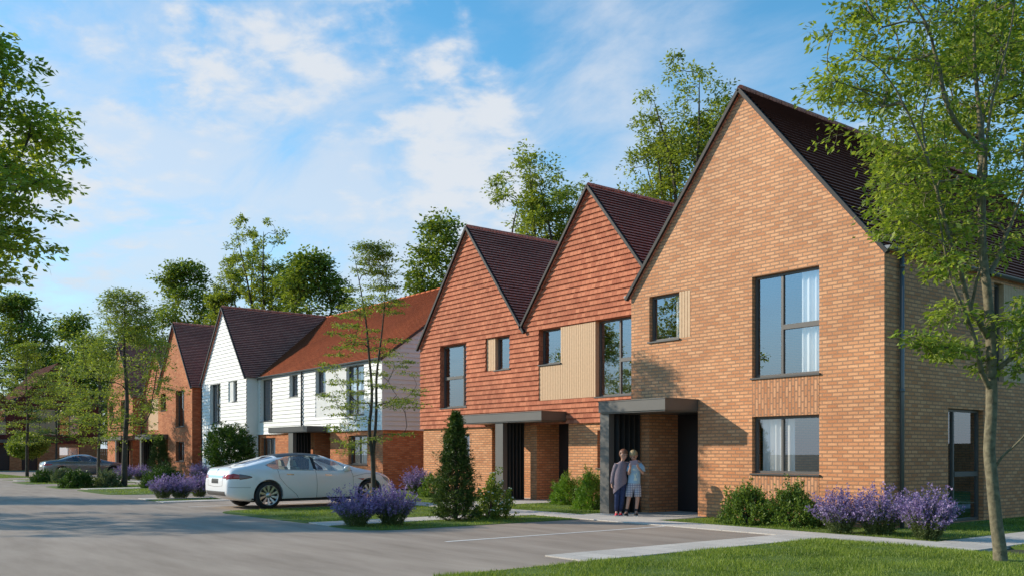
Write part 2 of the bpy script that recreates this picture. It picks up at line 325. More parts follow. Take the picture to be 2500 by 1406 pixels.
# ------------------------------------------------------------------ trees and plants
def make_tree(name, label, base, stems, clumps, leaf, lmat, bmat, seed, group=None, flat=0.6, twigs=0, rtip=0.008, out=0.3, up=0.15, expo=0.5, sides=(9, 5), cat='tree', droop=0.25, jit=0.16):
    """stems: [[(x,y,z,r),...]] local to base; clumps: [(x,y,z,radius)]; leaf: (length, width, count per clump of radius 1 m... given per clump)"""
    rng = np.random.default_rng(seed)
    t = thing(name, label, cat, (base[0], base[1], 0), 0, group)
    pos = []; par = []; rad = []; stem = []
    chains = []
    for st in stems:
        pts = [Vector(p[:3]) for p in st]; rs = [p[3] for p in st]
        ch = []
        for i in range(len(pts) - 1):
            n = max(2, int((pts[i + 1] - pts[i]).length / 0.22))
            for k in range(n):
                f = k / n
                p0 = pts[max(i - 1, 0)]; p1 = pts[i]; p2 = pts[i + 1]; p3 = pts[min(i + 2, len(pts) - 1)]
                q = 0.5 * ((2 * p1) + (p2 - p0) * f + (2 * p0 - 5 * p1 + 4 * p2 - p3) * f * f + (3 * p1 - p0 - 3 * p2 + p3) * f ** 3)
                ch.append((q, rs[i] * (1 - f) + rs[i + 1] * f))
        ch.append((pts[-1], rs[-1]))
        idx = []
        for q, r in ch:
            pos.append(q); par.append(idx[-1] if idx else -1); rad.append(r); stem.append(True); idx.append(len(pos) - 1)
        chains.append(idx)
    cl = np.array(clumps, dtype=float)
    P = np.array([tuple(p) for p in pos])
    dmin = np.array([np.min(np.linalg.norm(P - c[:3], axis=1)) for c in cl])
    cnt = {}
    minz = min(0.0, P[:, 2].min())
    for ci in np.argsort(dmin):
        c = cl[ci, :3]
        Pn = np.array([tuple(p) for p in pos])
        d = Pn - c; hd = np.linalg.norm(d[:, :2], axis=1); dist = np.linalg.norm(d, axis=1)
        cost = dist + 1.2 * np.maximum(0, d[:, 2] + 0.25 * hd)
        j = int(np.argmin(cost)); a = Vector(pos[j]); b = Vector(c)
        tang = (a - pos[par[j]]).normalized() if par[j] >= 0 else Vector((0, 0, 1))
        Ln = (b - a).length
        if Ln < 0.02: continue
        ctrl = a + tang * Ln * 0.35 + Vector((0, 0, Ln * up)) + Vector(rng.normal(0, 0.06 * Ln, 3))
        n = max(2, min(8, int(Ln / 0.18)))
        idx = [j]
        for k in range(1, n + 1):
            f = k / n
            q = a * (1 - f) ** 2 + ctrl * 2 * f * (1 - f) + b * f * f
            if 0 < k < n: q = q + Vector(rng.normal(0, 0.022 * Ln, 3))
            pos.append(q); par.append(idx[-1]); rad.append(0.0); stem.append(False); idx.append(len(pos) - 1)
        chains.append(idx)
        k = idx[-1]
        while k >= 0 and not stem[k]:
            cnt[k] = cnt.get(k, 0) + 1; k = par[k]
    for k, n in cnt.items(): rad[k] = rtip * n ** expo
    mb = MB()
    for idx in chains:
        rr = [rad[i] for i in idx]
        if not stem[idx[-1]]: rr[0] = min(rad[idx[0]] * 0.9, rr[1] * 1.25)
        mb.tube([pos[i] for i in idx], [max(r, rtip * 0.7) for r in rr], sides[0] if stem[idx[-1]] else sides[1], cap=False)
    # leaves
    ax = np.array([0.0, 0.0]) if len(stems) == 0 else np.array([np.mean([p[0] for s_ in stems for p in s_]), np.mean([p[1] for s_ in stems for p in s_])])
    Cs, Ds = [], []
    for c in cl:
        n = int(leaf[2] * (0.7 + 0.6 * rng.random())); r = c[3]
        nt = max(4, int(n / 9))
        dr = rng.normal(0, 1, (nt, 3)); dr[:, 2] = dr[:, 2] * flat + 0.1
        o = np.array([c[0] - ax[0], c[1] - ax[1], 0]); o /= max(np.linalg.norm(o), 1e-6)
        dr = unit(unit(dr) + o * out); dr[:, 2] *= flat
        k = rng.integers(0, nt, n); tt = 0.15 + 0.85 * rng.random(n) ** 0.7
        ctr = c[:3] + dr[k] * (tt * r)[:, None] + rng.normal(0, 1, (n, 3)) * np.array([1, 1, max(flat, .3)]) * r * jit
        Cs.append(ctr); Ds.append(dr[k])
        if twigs:
            for q in range(min(twigs, nt)):
                e = Vector(c[:3]) + Vector(dr[q]) * r
                mb.tube([Vector(c[:3]), (Vector(c[:3]) + e) / 2 + Vector(rng.normal(0, 0.03 * r, 3)), e], [rtip * 0.8, rtip * 0.6, rtip * 0.35], 3, cap=False)
    C_ = np.concatenate(Cs); D_ = np.concatenate(Ds); n = len(C_)
    axd = unit(D_ * 0.7 + rng.normal(0, 0.55, (n, 3)) * np.array([1, 1, 0.6]) + np.array([0, 0, -droop]))
    nr = unit(np.array([0, 0, 1.0]) + rng.normal(0, 0.42, (n, 3))); sd = unit(np.cross(axd, nr))
    ln = leaf[0] * (0.65 + 0.6 * rng.random(n)); wd = ln * leaf[1] / leaf[0] * (0.85 + 0.3 * rng.random(n))
    mb.build('trunk', bmat, t)
    link('crown', quads_mesh('crown', leaves(C_, axd, sd, ln, wd), lmat), t)
    return t
def blob_clumps(rng, n, f, r0, r1, shell=0.55):
    """n clump centres inside the volume f(z01)->(radius), biased to the outside; z range given by f.z"""
    out = []
    while len(out) < n:
        z = rng.random(); rr = f(z)
        a = rng.random() * 2 * math.pi; q = (shell + (1 - shell) * rng.random()) if rng.random() < 0.75 else rng.random() ** 0.5
        out.append((math.cos(a) * rr * q, math.sin(a) * rr * q, z, r0 + (r1 - r0) * rng.random()))
    return out
def dome_tree(name, label, base, H, z0, RX, n, leaf, lmat, bmat, seed, group=None, prof=None, lean=0.0, stems=None, cr=(0.9, 1.4), **kw):
    rng = np.random.default_rng(seed)
    prof = prof or (lambda z: math.sin(math.pi * min(1, (z * 0.86 + 0.12))) ** 0.7)
    # a lobed outline: a few big lobes of their own
    cl = []
    lob = [(rng.random() * 2 * math.pi, rng.random(), 0.75 + 0.45 * rng.random()) for _ in range(9)]
    while len(cl) < n:
        z = rng.random(); a = rng.random() * 2 * math.pi
        k = 0.0
        for (la, lz, ls) in lob:
            da = abs((a - la + math.pi) % (2 * math.pi) - math.pi)
            k = max(k, ls * math.exp(-(da / 0.8) ** 2 - ((z - lz) / 0.24) ** 2))
        rr = RX * prof(z) * (0.62 + 0.45 * k)
        q = (0.55 + 0.45 * rng.random()) if rng.random() < 0.8 else rng.random()
        cl.append((math.cos(a) * rr * q + lean * z, math.sin(a) * rr * q, z0 + (H - z0) * z, cr[0] + (cr[1] - cr[0]) * rng.random()))
    tr = 0.022 * H
    if stems is None:
        stems = [[(0, 0, -0.05, tr), (0.1, 0.05, z0 * 0.6, tr * 0.8), (lean * 0.3, 0, z0 + 0.25 * (H - z0), tr * 0.55), (lean * 0.7, 0.1, z0 + 0.62 * (H - z0), tr * 0.28)]]
    return make_tree(name, label, base, stems, cl, leaf, lmat, bmat, seed + 1, group, **kw)
def layered_tree(name, label, base, H, zlow, RX, n, leaf, lmat, bmat, seed, group=None, double=True, r0=0.055, prof=None, stems=None, cr=(0.28, 0.5), **kw):
    rng = np.random.default_rng(seed)
    prof = prof or (lambda z: (0.55 + 0.75 * math.sin(math.pi * min(1.0, z * 0.95 + 0.02)) ** 1.2) * (1.0 - 0.45 * z * z) * (1 - 0.5 * z ** 4))
    cl = []
    while len(cl) < n:
        z = rng.random() ** 0.8; a = rng.random() * 2 * math.pi; rr = RX * prof(z) * (0.35 + 0.65 * rng.random() ** 0.7)
        zz = zlow + (H - zlow) * z
        cl.append((math.cos(a) * rr, math.sin(a) * rr, zz, cr[0] + (cr[1] - cr[0]) * rng.random()))
    if stems is None:
        stems = []
        for k in range(2 if double else 1):
            s = (-1) ** k * 0.07 * (1 if double else 0)
            w = rng.normal(0, 0.06, (4, 2)) * H / 6
            stems.append([(s * 0.3, 0, -0.05, r0), (s * 0.8 + w[0, 0] * 0.3, w[0, 1] * 0.3, H * 0.2, r0 * 0.8), (s * 1.8 + w[1, 0], w[1, 1], H * 0.45, r0 * 0.6), (s * 2.5 + w[2, 0], w[2, 1], H * 0.7, r0 * 0.38), (s * 3 + w[3, 0], w[3, 1], H * 0.93, r0 * 0.15)])
    kw.setdefault('flat', 0.22)
    return make_tree(name, label, base, stems, cl, leaf, lmat, bmat, seed + 1, group, **kw)
def airy_tree(name, label, base, H, z0, RX, n, leaf, lmat, bmat, seed, group=None, nst=6, **kw):
    """tall tree of several rising limbs with light tufts and gaps between them"""
    rng = np.random.default_rng(seed); stems = []; cl = []
    r0 = 0.016 * H
    fork = z0 * 0.75
    stems.append([(0, 0, -0.05, r0), (0.05, 0, fork * 0.6, r0 * 0.85), (0, 0.05, fork, r0 * 0.75)])
    ends = []
    for k in range(nst):
        a = 2 * math.pi * (k + 0.5 * rng.random()) / nst; sp = RX * (0.25 + 0.55 * rng.random()); hh = H * (0.72 + 0.26 * rng.random())
        x, y = math.cos(a), math.sin(a)
        w = rng.normal(0, 0.12 * RX, 4)
        stems.append([(0, 0.05, fork, r0 * 0.5), (x * sp * 0.3, y * sp * 0.3, fork + (hh - fork) * 0.3, r0 * 0.38), (x * sp * 0.65 + w[0], y * sp * 0.65 + w[1], fork + (hh - fork) * 0.65, r0 * 0.24), (x * sp + w[2], y * sp + w[3], fork + (hh - fork) * 0.93, r0 * 0.05)])
        ends.append((x * sp, y * sp, hh))
    for _ in range(n):
        k = rng.integers(0, nst); f = 0.25 + 0.75 * rng.random() ** 0.75
        ex, ey, eh = ends[k]; q = min(1, f * f * 0.4 + 0.6 * f)
        sr = RX * 0.42 * (1.05 - 0.6 * f)
        cl.append((ex * q + rng.normal(0, sr), ey * q + rng.normal(0, sr), z0 * 0.8 + (eh - z0 * 0.8) * f + rng.normal(0, 0.25), 0.45 + 0.5 * rng.random()))
    return make_tree(name, label, base, stems, cl, leaf, lmat, bmat, seed + 1, group, **kw)
def shrub(name, label, base, RX, RY, H, nshoot, per, leaf, lmat, seed, group=None, cat='shrub', spike=0.25, zc=0.0, ball=False, bottom=0.0, trunk=None):
    """bush of many leafy shoots; leaves sit on the outer part of each shoot"""
    rng = np.random.default_rng(seed)
    t = thing(name, label, cat, (base[0], base[1], 0), 0, group)
    d = unit(rng.normal(0, 1, (nshoot, 3)))
    if not ball: d[:, 2] = np.abs(d[:, 2]) * 1.0 - 0.12 * (rng.random(nshoot) < 0.5)
    rad = np.array([RX, RY, (H - bottom) * (0.5 if ball else 1.0)])
    ce = np.array([0, 0, bottom + (H - bottom) * 0.5 if ball else 0.04])
    lump = 1 + 0.10 * np.sin(d[:, 0] * 5 + seed) * np.cos(d[:, 1] * 6) + 0.06 * np.sin(d[:, 2] * 9 + d[:, 0] * 7)
    tip = ce + d * rad * (lump * (1 - 0.12 * rng.random(nshoot)) * (1 + spike * rng.random(nshoot) ** 6))[:, None]
    grow = unit(d * np.array([0.7, 0.7, 0.6]) + np.array([0, 0, 0.75]) * (0.5 if ball else 1))
    sl = 0.42 * min(RX, H) * (0.7 + 0.6 * rng.random(nshoot))
    k = np.repeat(np.arange(nshoot), per); n = len(k)
    f = rng.random(n)
    c = tip[k] - grow[k] * (sl[k] * f)[:, None] + rng.normal(0, leaf[0] * 0.35, (n, 3))
    c[:, 2] = np.maximum(c[:, 2], 0.02)
    ax = unit(grow[k] * 0.8 + rng.normal(0, 0.6, (n, 3))); sd = unit(np.cross(ax, rng.normal(0, 1, (n, 3))))
    ln = leaf[0] * (0.7 + 0.6 * rng.random(n)); wd = ln * leaf[1] / leaf[0]
    mb = MB()
    for q in range(min(26, nshoot)):
        b = Vector((d[q, 0] * 0.08, d[q, 1] * 0.08, 0.0 if not ball else bottom * 0.9)); e = Vector(tip[q] - grow[q] * sl[q] * 0.3)
        mb.tube([b, b * 0.5 + e * 0.5 + Vector((0, 0, 0.05)), e], [0.016, 0.01, 0.004], 4, cap=False)
    if trunk: mb.tube([(0, 0, -0.03), (0.02, 0, bottom * 0.6), (0, 0.02, bottom + 0.3)], [trunk, trunk * 0.85, trunk * 0.6], 8)
    mb.build('trunk' if trunk else 'stems', M['bark_dark'], t)
    link('crown' if trunk else 'foliage', quads_mesh('foliage', leaves(c, ax, sd, ln, wd), lmat), t)
    return t, tip, grow
def lavender_meshes(seed, RX, H, nst=210):
    rng = np.random.default_rng(seed)
    a = rng.random(nst) * 2 * math.pi; q = rng.random(nst) ** 0.55
    tilt = q * 1.1
    dx = np.cos(a) * np.sin(tilt); dy = np.sin(a) * np.sin(tilt); dz = np.cos(tilt)
    Ls = H * (0.70 + 0.42 * rng.random(nst)) * (1 - 0.10 * q)
    base = np.stack([np.cos(a) * q * 0.34 * RX, np.sin(a) * q * 0.34 * RX, np.zeros(nst)], 1)
    d = np.stack([dx * RX / H * 0.95, dy * RX / H * 0.95, dz ** 0.5], 1)
    curve = rng.normal(0, 0.07, (nst, 3))
    def pt(i, f): return base[i] + d[i] * (Ls[i] * f)[:, None] + curve[i] * (f * f)[:, None] + np.array([0, 0, 1]) * (0.06 * np.sin(f * 3))[:, None]
    nf = 26
    i = np.repeat(np.arange(nst), nf); f = 1.02 - 0.62 * rng.random(len(i)) ** 1.3
    c = pt(i, f) + rng.normal(0, 0.012, (len(i), 3))
    ax = unit(d[i] * 0.6 + rng.normal(0, 0.7, (len(i), 3))); sd = unit(np.cross(ax, rng.normal(0, 1, (len(i), 3))))
    ln = 0.036 * (0.6 + 0.7 * rng.random(len(i)))
    flo = quads_mesh('flowers', leaves(c, ax, sd, ln, ln * 0.7), M['flower'])
    i = np.repeat(np.arange(nst), 20); f = 0.04 + 0.55 * rng.random(len(i)) ** 0.9
    c = pt(i, f) + rng.normal(0, 0.014, (len(i), 3)); c[:, 2] = np.maximum(c[:, 2], 0.01)
    ax = unit(d[i] * 0.9 + rng.normal(0, 0.5, (len(i), 3))); sd = unit(np.cross(ax, rng.normal(0, 1, (len(i), 3))))
    ln = 0.06 * (0.6 + 0.7 * rng.random(len(i)))
    fol = quads_mesh('foliage', leaves(c, ax, sd, ln, ln * 0.22), M['lav_leaf'])
    mb = MB()
    for k in range(0, nst, 2):
        kk = np.array([k]); p = [Vector(pt(kk, np.array([g]))[0]) for g in (0.0, 0.5, 0.97)]
        mb.tube(p, [0.003, 0.0025, 0.0015], 3, cap=False)
    me = bpy.data.meshes.new('stems'); me.from_pydata(mb.v, [], mb.f); me.materials.append(M['lav_leaf'])
    return me, fol, flo
LAV = [lavender_meshes(11, 0.50, 0.80), lavender_meshes(12, 0.52, 0.74), lavender_meshes(13, 0.46, 0.78)]
def lavender(label, base, var, scale=1.0, rz=0.0, group='lavender bushes', sz=1.0):
    t = thing('lavender', label, 'lavender', (base[0], base[1], 0), rz, group); t.scale = (scale, scale, scale * sz)
    for n_, me in zip(('stems', 'foliage', 'flowers'), LAV[var]): link(n_, me, t)
    return t
def conifer(label, base, H, RX, seed):
    rng = np.random.default_rng(seed); t = thing('conifer', label, 'conifer', (base[0], base[1], 0))
    mb = MB(); mb.tube([(0, 0, -0.03), (0.01, 0, H * 0.5), (0, 0, H * 0.96)], [0.045, 0.028, 0.006], 7)
    C_, A_ = [], []
    nb = 460
    for k in range(nb):
        f = (k + rng.random()) / nb; z = H * (0.03 + 0.95 * f ** 1.0)
        rr = RX * (1 - f) ** 0.72 * (0.8 + 0.3 * rng.random()) + 0.03; a = k * 2.399 + rng.normal(0, 0.3)
        rise = 0.25 + 0.6 * f
        b0 = Vector((0, 0, z - rr * 0.3)); tip = Vector((math.cos(a) * rr, math.sin(a) * rr, z + rr * rise * 0.5))
        mid = b0.lerp(tip, 0.5) - Vector((0, 0, rr * 0.1))
        mb.tube([b0, mid, tip], [0.009, 0.006, 0.003], 3, cap=False)
        sub = [(mid, tip)]
        for _ in range(3):
            s = b0.lerp(tip, 0.45 + 0.4 * rng.random()); e = s + (tip - b0) * (0.28 + 0.15 * rng.random()) + Vector(rng.normal(0, 0.075 * min(1, rr * 3 + .2), 3)); sub.append((s, e))
        for s, e in sub:
            m = 24; g = rng.random(m); p = np.array(s) + (np.array(e) - np.array(s)) * g[:, None]
            C_.append(p + rng.normal(0, 0.006, (m, 3))); A_.append(unit(np.array(e - s)[None, :].repeat(m, 0) / max((e - s).length, 1e-5) * 0.8 + rng.normal(0, 0.6, (m, 3))))
    C_ = np.concatenate(C_); A_ = np.concatenate(A_); n = len(C_)
    m = C_[:, 2] > 0.01; C_ = C_[m]; A_ = A_[m]; n = len(C_)
    ln = 0.05 * (0.7 + 0.6 * rng.random(n))
    mb.build('trunk', M['bark_dark'], t)
    link('crown', quads_mesh('needles', leaves(C_, A_, unit(np.cross(A_, rng.normal(0, 1, (n, 3)))), ln, ln * 0.26), M['needle']), t)
    return t
def grass(name, rects, dens, h, w, seed, label=None):
    rng = np.random.default_rng(seed); out = []
    for (x0, x1, y0, y1) in rects:
        n = int((x1 - x0) * (y1 - y0) * dens)
        c = np.stack([x0 + (x1 - x0) * rng.random(n), y0 + (y1 - y0) * rng.random(n), np.full(n, 0.0)], 1)
        a = rng.random(n) * 2 * math.pi; s = np.stack([np.cos(a), np.sin(a), np.zeros(n)], 1)
        hh = h * (0.45 + 0.8 * rng.random(n)) * (0.8 + 0.4 * np.sin(c[:, 0] * 3.1) * np.cos(c[:, 1] * 2.7)); ln = rng.normal(0, 0.45, (n, 3)); ln[:, 2] = 1; ln = unit(ln)
        out.append(np.stack([c - s * w * 0.5, c + s * w * 0.5, c + ln * hh[:, None]], 1))
    o = link(name, quads_mesh(name, np.concatenate(out), M['blade'], 3))
    o['kind'] = 'stuff'; o['label'] = label or 'short mown grass blades on the lawn'
    o['category'] = 'grass'
    return o
# ------------------------------------------------------------------ setting: ground sheets
def sheet(name, poly, z, mat, kind='structure', grid=None):
    mb = MB(); mb.face([(x, y, z) for x, y in poly], [(x, y) for x, y in poly]); o = mb.build(name, mat); o['kind'] = kind
    return o
def rect(x0, x1, y0, y1): return [(x0, y0), (x1, y0), (x1, y1), (x0, y1)]
def rects_sheet(name, rs, z, mat, top=None):
    mb = MB()
    for p in rs:
        if len(p) == 4 and not isinstance(p[0], tuple): p = rect(*p)
        mb.face([(x, y, z) for x, y in p], [(x, y) for x, y in p])
        n = len(p)
        for i in range(n):
            a, b = p[i], p[(i + 1) % n]
            mb.face([(a[0], a[1], -0.03), (b[0], b[1], -0.03), (b[0], b[1], z), (a[0], a[1], z)])
    o = mb.build(name, mat); o['kind'] = 'structure'; return o
sheet('ground', rect(-900, 900, -900, 900), -0.03, M['terrain'])
sheet('road', [(-96, -16), (-9.0, -16), (-9.0, 13.55), (-57, 13.55), (-57, 17.9), (-96, 17.9)], 0.0, M['asphalt'])
def curve_corner(cx, cy, r, a0, a1, n=8):
    return [(cx + r * math.cos(R(a0 + (a1 - a0) * i / n)), cy + r * math.sin(R(a0 + (a1 - a0) * i / n))) for i in range(n + 1)]
LAWNS = [
    [(-8.97, -3), (16, -3), (16, 13.62), (-8.97, 13.62)],
    (-13.55, -7.55, 14.5, 16.3), (-7.55, -7.5, 14.7, 30), (-9.5, -7.55, 16.3, 30), (-6.47, 14, 14.7, 40),
    (-20.3, -16.0, 14.5, 18.1), (-31.5, -22.6, 14.5, 18.6), (-50, -33.2, 14.5, 18.7),
    curve_corner(-15.7, 9.05, 0.75, 270, 360)[0:9] + [(-14.95, 13.5), (-16.5, 13.5), (-16.5, 8.3)],
    curve_corner(-21.6, 9.1, 0.95, 180, 270) + [(-17.55, 8.3), (-17.55, 13.5), (-22.55, 13.5)],
    (-29.25, -28.1, 8.55, 13.5),
    curve_corner(-38.0, 9.6, 1.0, 180, 270) + curve_corner(-34.2, 9.6, 1.0, 270, 360) + [(-33.2, 13.5), (-39.0, 13.5)],
    curve_corner(-43.1, 9.4, 0.9, 180, 270) + [(-40.25, 8.5), (-40.25, 13.5), (-44.0, 13.5)],
    curve_corner(-50.6, 9.4, 0.9, 180, 270) + [(-47.3, 8.5), (-47.3, 13.5), (-51.5, 13.5)],
    [(-56, 8.9), (-53.5, 9.6), (-53.5, 13.5), (-56.6, 13.5)],
    (-84, -60.5, 8.9, 11.4), (-86.9, -84.6, 9.5, 24),
]
rects_sheet('lawn', LAWNS, 0.012, M['lawn'])
PATHS = [(-56.5, -6.5, 13.55, 14.46), (-9.85, -9.0, 8.25, 13.546), (-17.5, -16.53, 8.35, 13.546), (-28.05, -27.3, 8.48, 13.546), (-30.2, -29.3, 8.6, 13.546), (-40.2, -39.05, 9.2, 13.546), (-54.7, -53.6, 9.2, 13.546),
         (-7.5, -6.5, 14.464, 30), (-15.95, -13.6, 14.464, 16.1), (-22.3, -20.35, 14.464, 17.85), (-38.6, -36.8, 14.464, 18.5), (-60, -57, 14.6, 17.95)]
rects_sheet('path', PATHS, 0.02, M['paving'])
def line(x, y0, y1, w=0.10): 
    mb = MB(); mb.face([(x - w / 2, y0, 0.004), (x + w / 2, y0, 0.004), (x + w / 2, y1, 0.004), (x - w / 2, y1, 0.004)]); o = mb.build('road_marking', M['line']); o['kind'] = 'structure'
for x in (-12.47, -24.79, -32.9, -46.2): line(x, 8.35, 13.5)
grass('grass_blades', [(-8.96, -3.2, 5.8, 13.6)], 3000, 0.07, 0.013, 5, 'mown grass blades on the big lawn under the street tree')
grass('grass_blades', [(-13.5, -7.6, 14.5, 16.0), (-9.2, -7.6, 16.2, 22), (-6.45, -3, 14.7, 22)], 1500, 0.055, 0.014, 6, 'grass blades along the foot of the tall brick house')
grass('grass_blades', [(-16.45, -15.0, 8.6, 13.45), (-22.3, -17.6, 8.5, 13.45), (-20.25, -16.1, 14.5, 17.8), (-27.8, -22.6, 14.5, 17.8)], 900, 0.055, 0.018, 7, 'grass blades on the lawns between the parking bays')
grass('grass_blades', [(-29.2, -28.15, 8.7, 13.4), (-38.6, -33.6, 9.0, 13.4), (-43.6, -40.3, 9.0, 13.4), (-51, -47.4, 9.0, 13.4), (-56, -53.6, 9.6, 13.4), (-75, -60.6, 9.0, 11.3)], 160, 0.06, 0.03, 8, 'grass blades on the far planting islands')
# ------------------------------------------------------------------ houses
def Pf(Y): return lambda u, z, o: (u, Y - o, z)          # facade facing the road
def Px(X): return lambda u, z, o: (X + o, u, z)          # side facing down the street
def gable(Lx, Rx, e, apex):
    k = (Rx - Lx) / 2 / (apex - e)
    return lambda z: [(Lx, Rx)] if z <= e else [(Lx + (z - e) * k, Rx - (z - e) * k)]
def lbox(mb, P, u0, u1, z0, z1, o0, o1):
    mb.hexa([P(u0, z0, o0), P(u1, z0, o0), P(u1, z0, o1), P(u0, z0, o1), P(u0, z1, o0), P(u1, z1, o0), P(u1, z1, o1), P(u0, z1, o1)])
def window(h, P, u0, u1, z0, z1, cols=(), trans=(), curt=(), rev=0.16, sill=True, net=False, fw=0.055, full_room=False):
    mb = MB(); o0, o1 = -rev - 0.01, -rev + 0.055; fz = fw
    g = 0.003
    lbox(mb, P, u0 + g, u1 - g, z1 - fw, z1 - g, o0, o1); lbox(mb, P, u0 + g, u1 - g, z0 + g, z0 + fw, o0, o1)
    for a in (u0 + g, u1 - fw): lbox(mb, P, a, a + fw - g, z0 + fw, z1 - fw, o0, o1)
    xs = [u0 + fw] + [u0 + (u1 - u0) * c for c in cols] + [u1 - fw]
    for c in xs[1:-1]: lbox(mb, P, c - fw * 0.5, c + fw * 0.5, z0 + fw, z1 - fw, o0, o1)
    for (ci, fz_) in trans:
        a = xs[ci] + (fw * 0.5 if ci > 0 else 0); b = xs[ci + 1] - (fw * 0.5 if ci + 1 < len(xs) - 1 else 0); zz = z0 + (z1 - z0) * fz_
        lbox(mb, P, a, b, zz - 0.05, zz + 0.05, o0, o1 + 0.012)
    w = mb.build('window', M['frame'], h)
    mb = MB(); oo = -rev + 0.02
    mb.face([P(u0 + fw * 0.4, z0 + fw * 0.4, oo), P(u1 - fw * 0.4, z0 + fw * 0.4, oo), P(u1 - fw * 0.4, z1 - fw * 0.4, oo), P(u0 + fw * 0.4, z1 - fw * 0.4, oo)]); mb.build('pane', M['glass'], w)
    for (a, b) in curt:
        mb = MB(); n = max(6, int((b - a) * (u1 - u0) / 0.028)); ua, ub = u0 + (u1 - u0) * a, u0 + (u1 - u0) * b
        q = [(ua + (ub - ua) * i / n, -rev - 0.11 + 0.032 * math.sin(i * 1.15) + 0.012 * math.sin(i * 0.53 + a * 9)) for i in range(n + 1)]
        for i in range(n):
            (x0, y0), (x1, y1) = q[i], q[i + 1]; mb.face([P(x0, z0 + 0.02, y0), P(x1, z0 + 0.02, y1), P(x1, z1 - 0.02, y1), P(x0, z1 - 0.02, y0)], smooth=True)
        mb.build('curtain', M['net'] if net else M['curtain'], w)
    if full_room:   # the room behind: a plain dark back and floor
        mb = MB(); d = -rev - 1.6
        mb.face([P(u0 - .5, z0 - .3, d), P(u1 + .5, z0 - .3, d), P(u1 + .5, z1 + .3, d), P(u0 - .5, z1 + .3, d)])
        mb.build('room_wall', M['room'], w)
    if sill:
        mb = MB(); lbox(mb, P, u0 - 0.03, u1 + 0.03, z0 - 0.035, z0 - 0.002, -rev, 0.045); mb.build('sill', M['metal'], w)
    return w
def slats(h, P, boxes, mat, o=0.0, step=0.072, name='timber_panel'):
    mb = MB()
    for (u0, u1, z0, z1) in boxes:
        lbox(mb, P, u0, u1, z0, z1, o - 0.14, o - 0.022)
        n = max(1, int(round((u1 - u0) / step))); s = (u1 - u0) / n
        for i in range(n): lbox(mb, P, u0 + i * s + 0.006, u0 + (i + 1) * s - 0.008, z0 + .002, z1 - .002, o - 0.0215, o)
    return mb.build(name, mat, h)
def verge(h, Lx, Rx, e, apex, Y, mat, ov=0.07):
    ax = (Lx + Rx) / 2; mb = MB()
    for s, X in ((1, Rx), (-1, Lx)):
        k = (apex - e) / abs(X - ax); d = Vector((X - ax, 0, e - apex)); d.normalize()
        p0 = Vector((ax, Y - ov / 2 - .01, apex + 0.03)); p1 = Vector((X, Y - ov / 2 - .01, e + 0.03)) + d * 0.16
        nrm = Vector((-d.z * s, 0, d.x * s)); nrm = nrm if nrm.z > 0 else -nrm
        mb.beam(p0, p1, nrm * 0.075, Vector((0, ov + .03, 0)))
    return mb.build('verge_trim', mat, h)
def roof_y(h, Lx, Rx, e, apex, Y0, Y1, mat, gauge=0.13, ovh=0.10, sides=(1, -1), yend=None):
    """pitched roof with its ridge along Y"""
    ax = (Lx + Rx) / 2; th = math.atan2(apex - e, Rx - ax); ln = (Rx - ax) / math.cos(th) + ovh; mb = MB()
    for s in sides:
        ex = (Rx if s > 0 else Lx) + s * ovh * math.cos(th); ez = e - ovh * math.sin(th) + 0.075
        P = lambda u, q, o, s=s, ex=ex, ez=ez: (ex - s * q * math.cos(th) + s * o * math.sin(th), u, ez + q * math.sin(th) + o * math.cos(th))
        mb.panel(P, [0, ln], lambda z: [(Y0, Y1)], gauge=gauge, proud=0.045)
        mb.face([P(Y0, 0, -0.07), P(Y1, 0, -0.07), P(Y1, ln, -0.07), P(Y0, ln, -0.07)])
        mb.face([P(Y0, 0, -0.07), P(Y1, 0, -0.07), P(Y1, 0, 0.02), P(Y0, 0, 0.02)])
    n = int((Y1 - Y0) / 0.45)
    for i in range(n):
        a = Y0 + (Y1 - Y0) * i / n; b = Y0 + (Y1 - Y0) * (i + 1) / n
        mb.tube([(ax, a, apex + 0.055), (ax, b + 0.02, apex + 0.062)], [0.085, 0.078], 8)
    return mb.build('roof', mat, h)
def gutter(h, p0, p1, r=0.06, mat=None):
    mb = MB(); p0, p1 = Vector(p0), Vector(p1); d = (p1 - p0).normalized(); a = d.cross(Vector((0, 0, 1)))
    n = 8
    for i in range(n):
        t0, t1 = math.pi + math.pi * i / n, math.pi + math.pi * (i + 1) / n
        q = lambda t: a * r * math.cos(t) + Vector((0, 0, r * math.sin(t)))
        mb.face([p0 + q(t0), p1 + q(t0), p1 + q(t1), p0 + q(t1)], smooth=True)
    for p in (p0, p1): mb.face([p + a * r * math.cos(math.pi + math.pi * i / n) + Vector((0, 0, r * math.sin(math.pi + math.pi * i / n))) for i in range(n + 1)])
    return mb.build('gutter', mat or M['gutter'], h)
def downpipe(h, x, y, z0, z1, r=0.04, mat=None, sq=True):
    mb = MB()
    mb.tube([(x, y, z0), (x, y, z1)], r, 12)
    for z in (z0 + 0.5, (z0 + z1) / 2, z1 - 0.25): mb.tube([(x, y, z - 0.03), (x, y, z + 0.03)], r * 1.22, 12)
    return mb.build('downpipe', mat or M['gutter'], h)
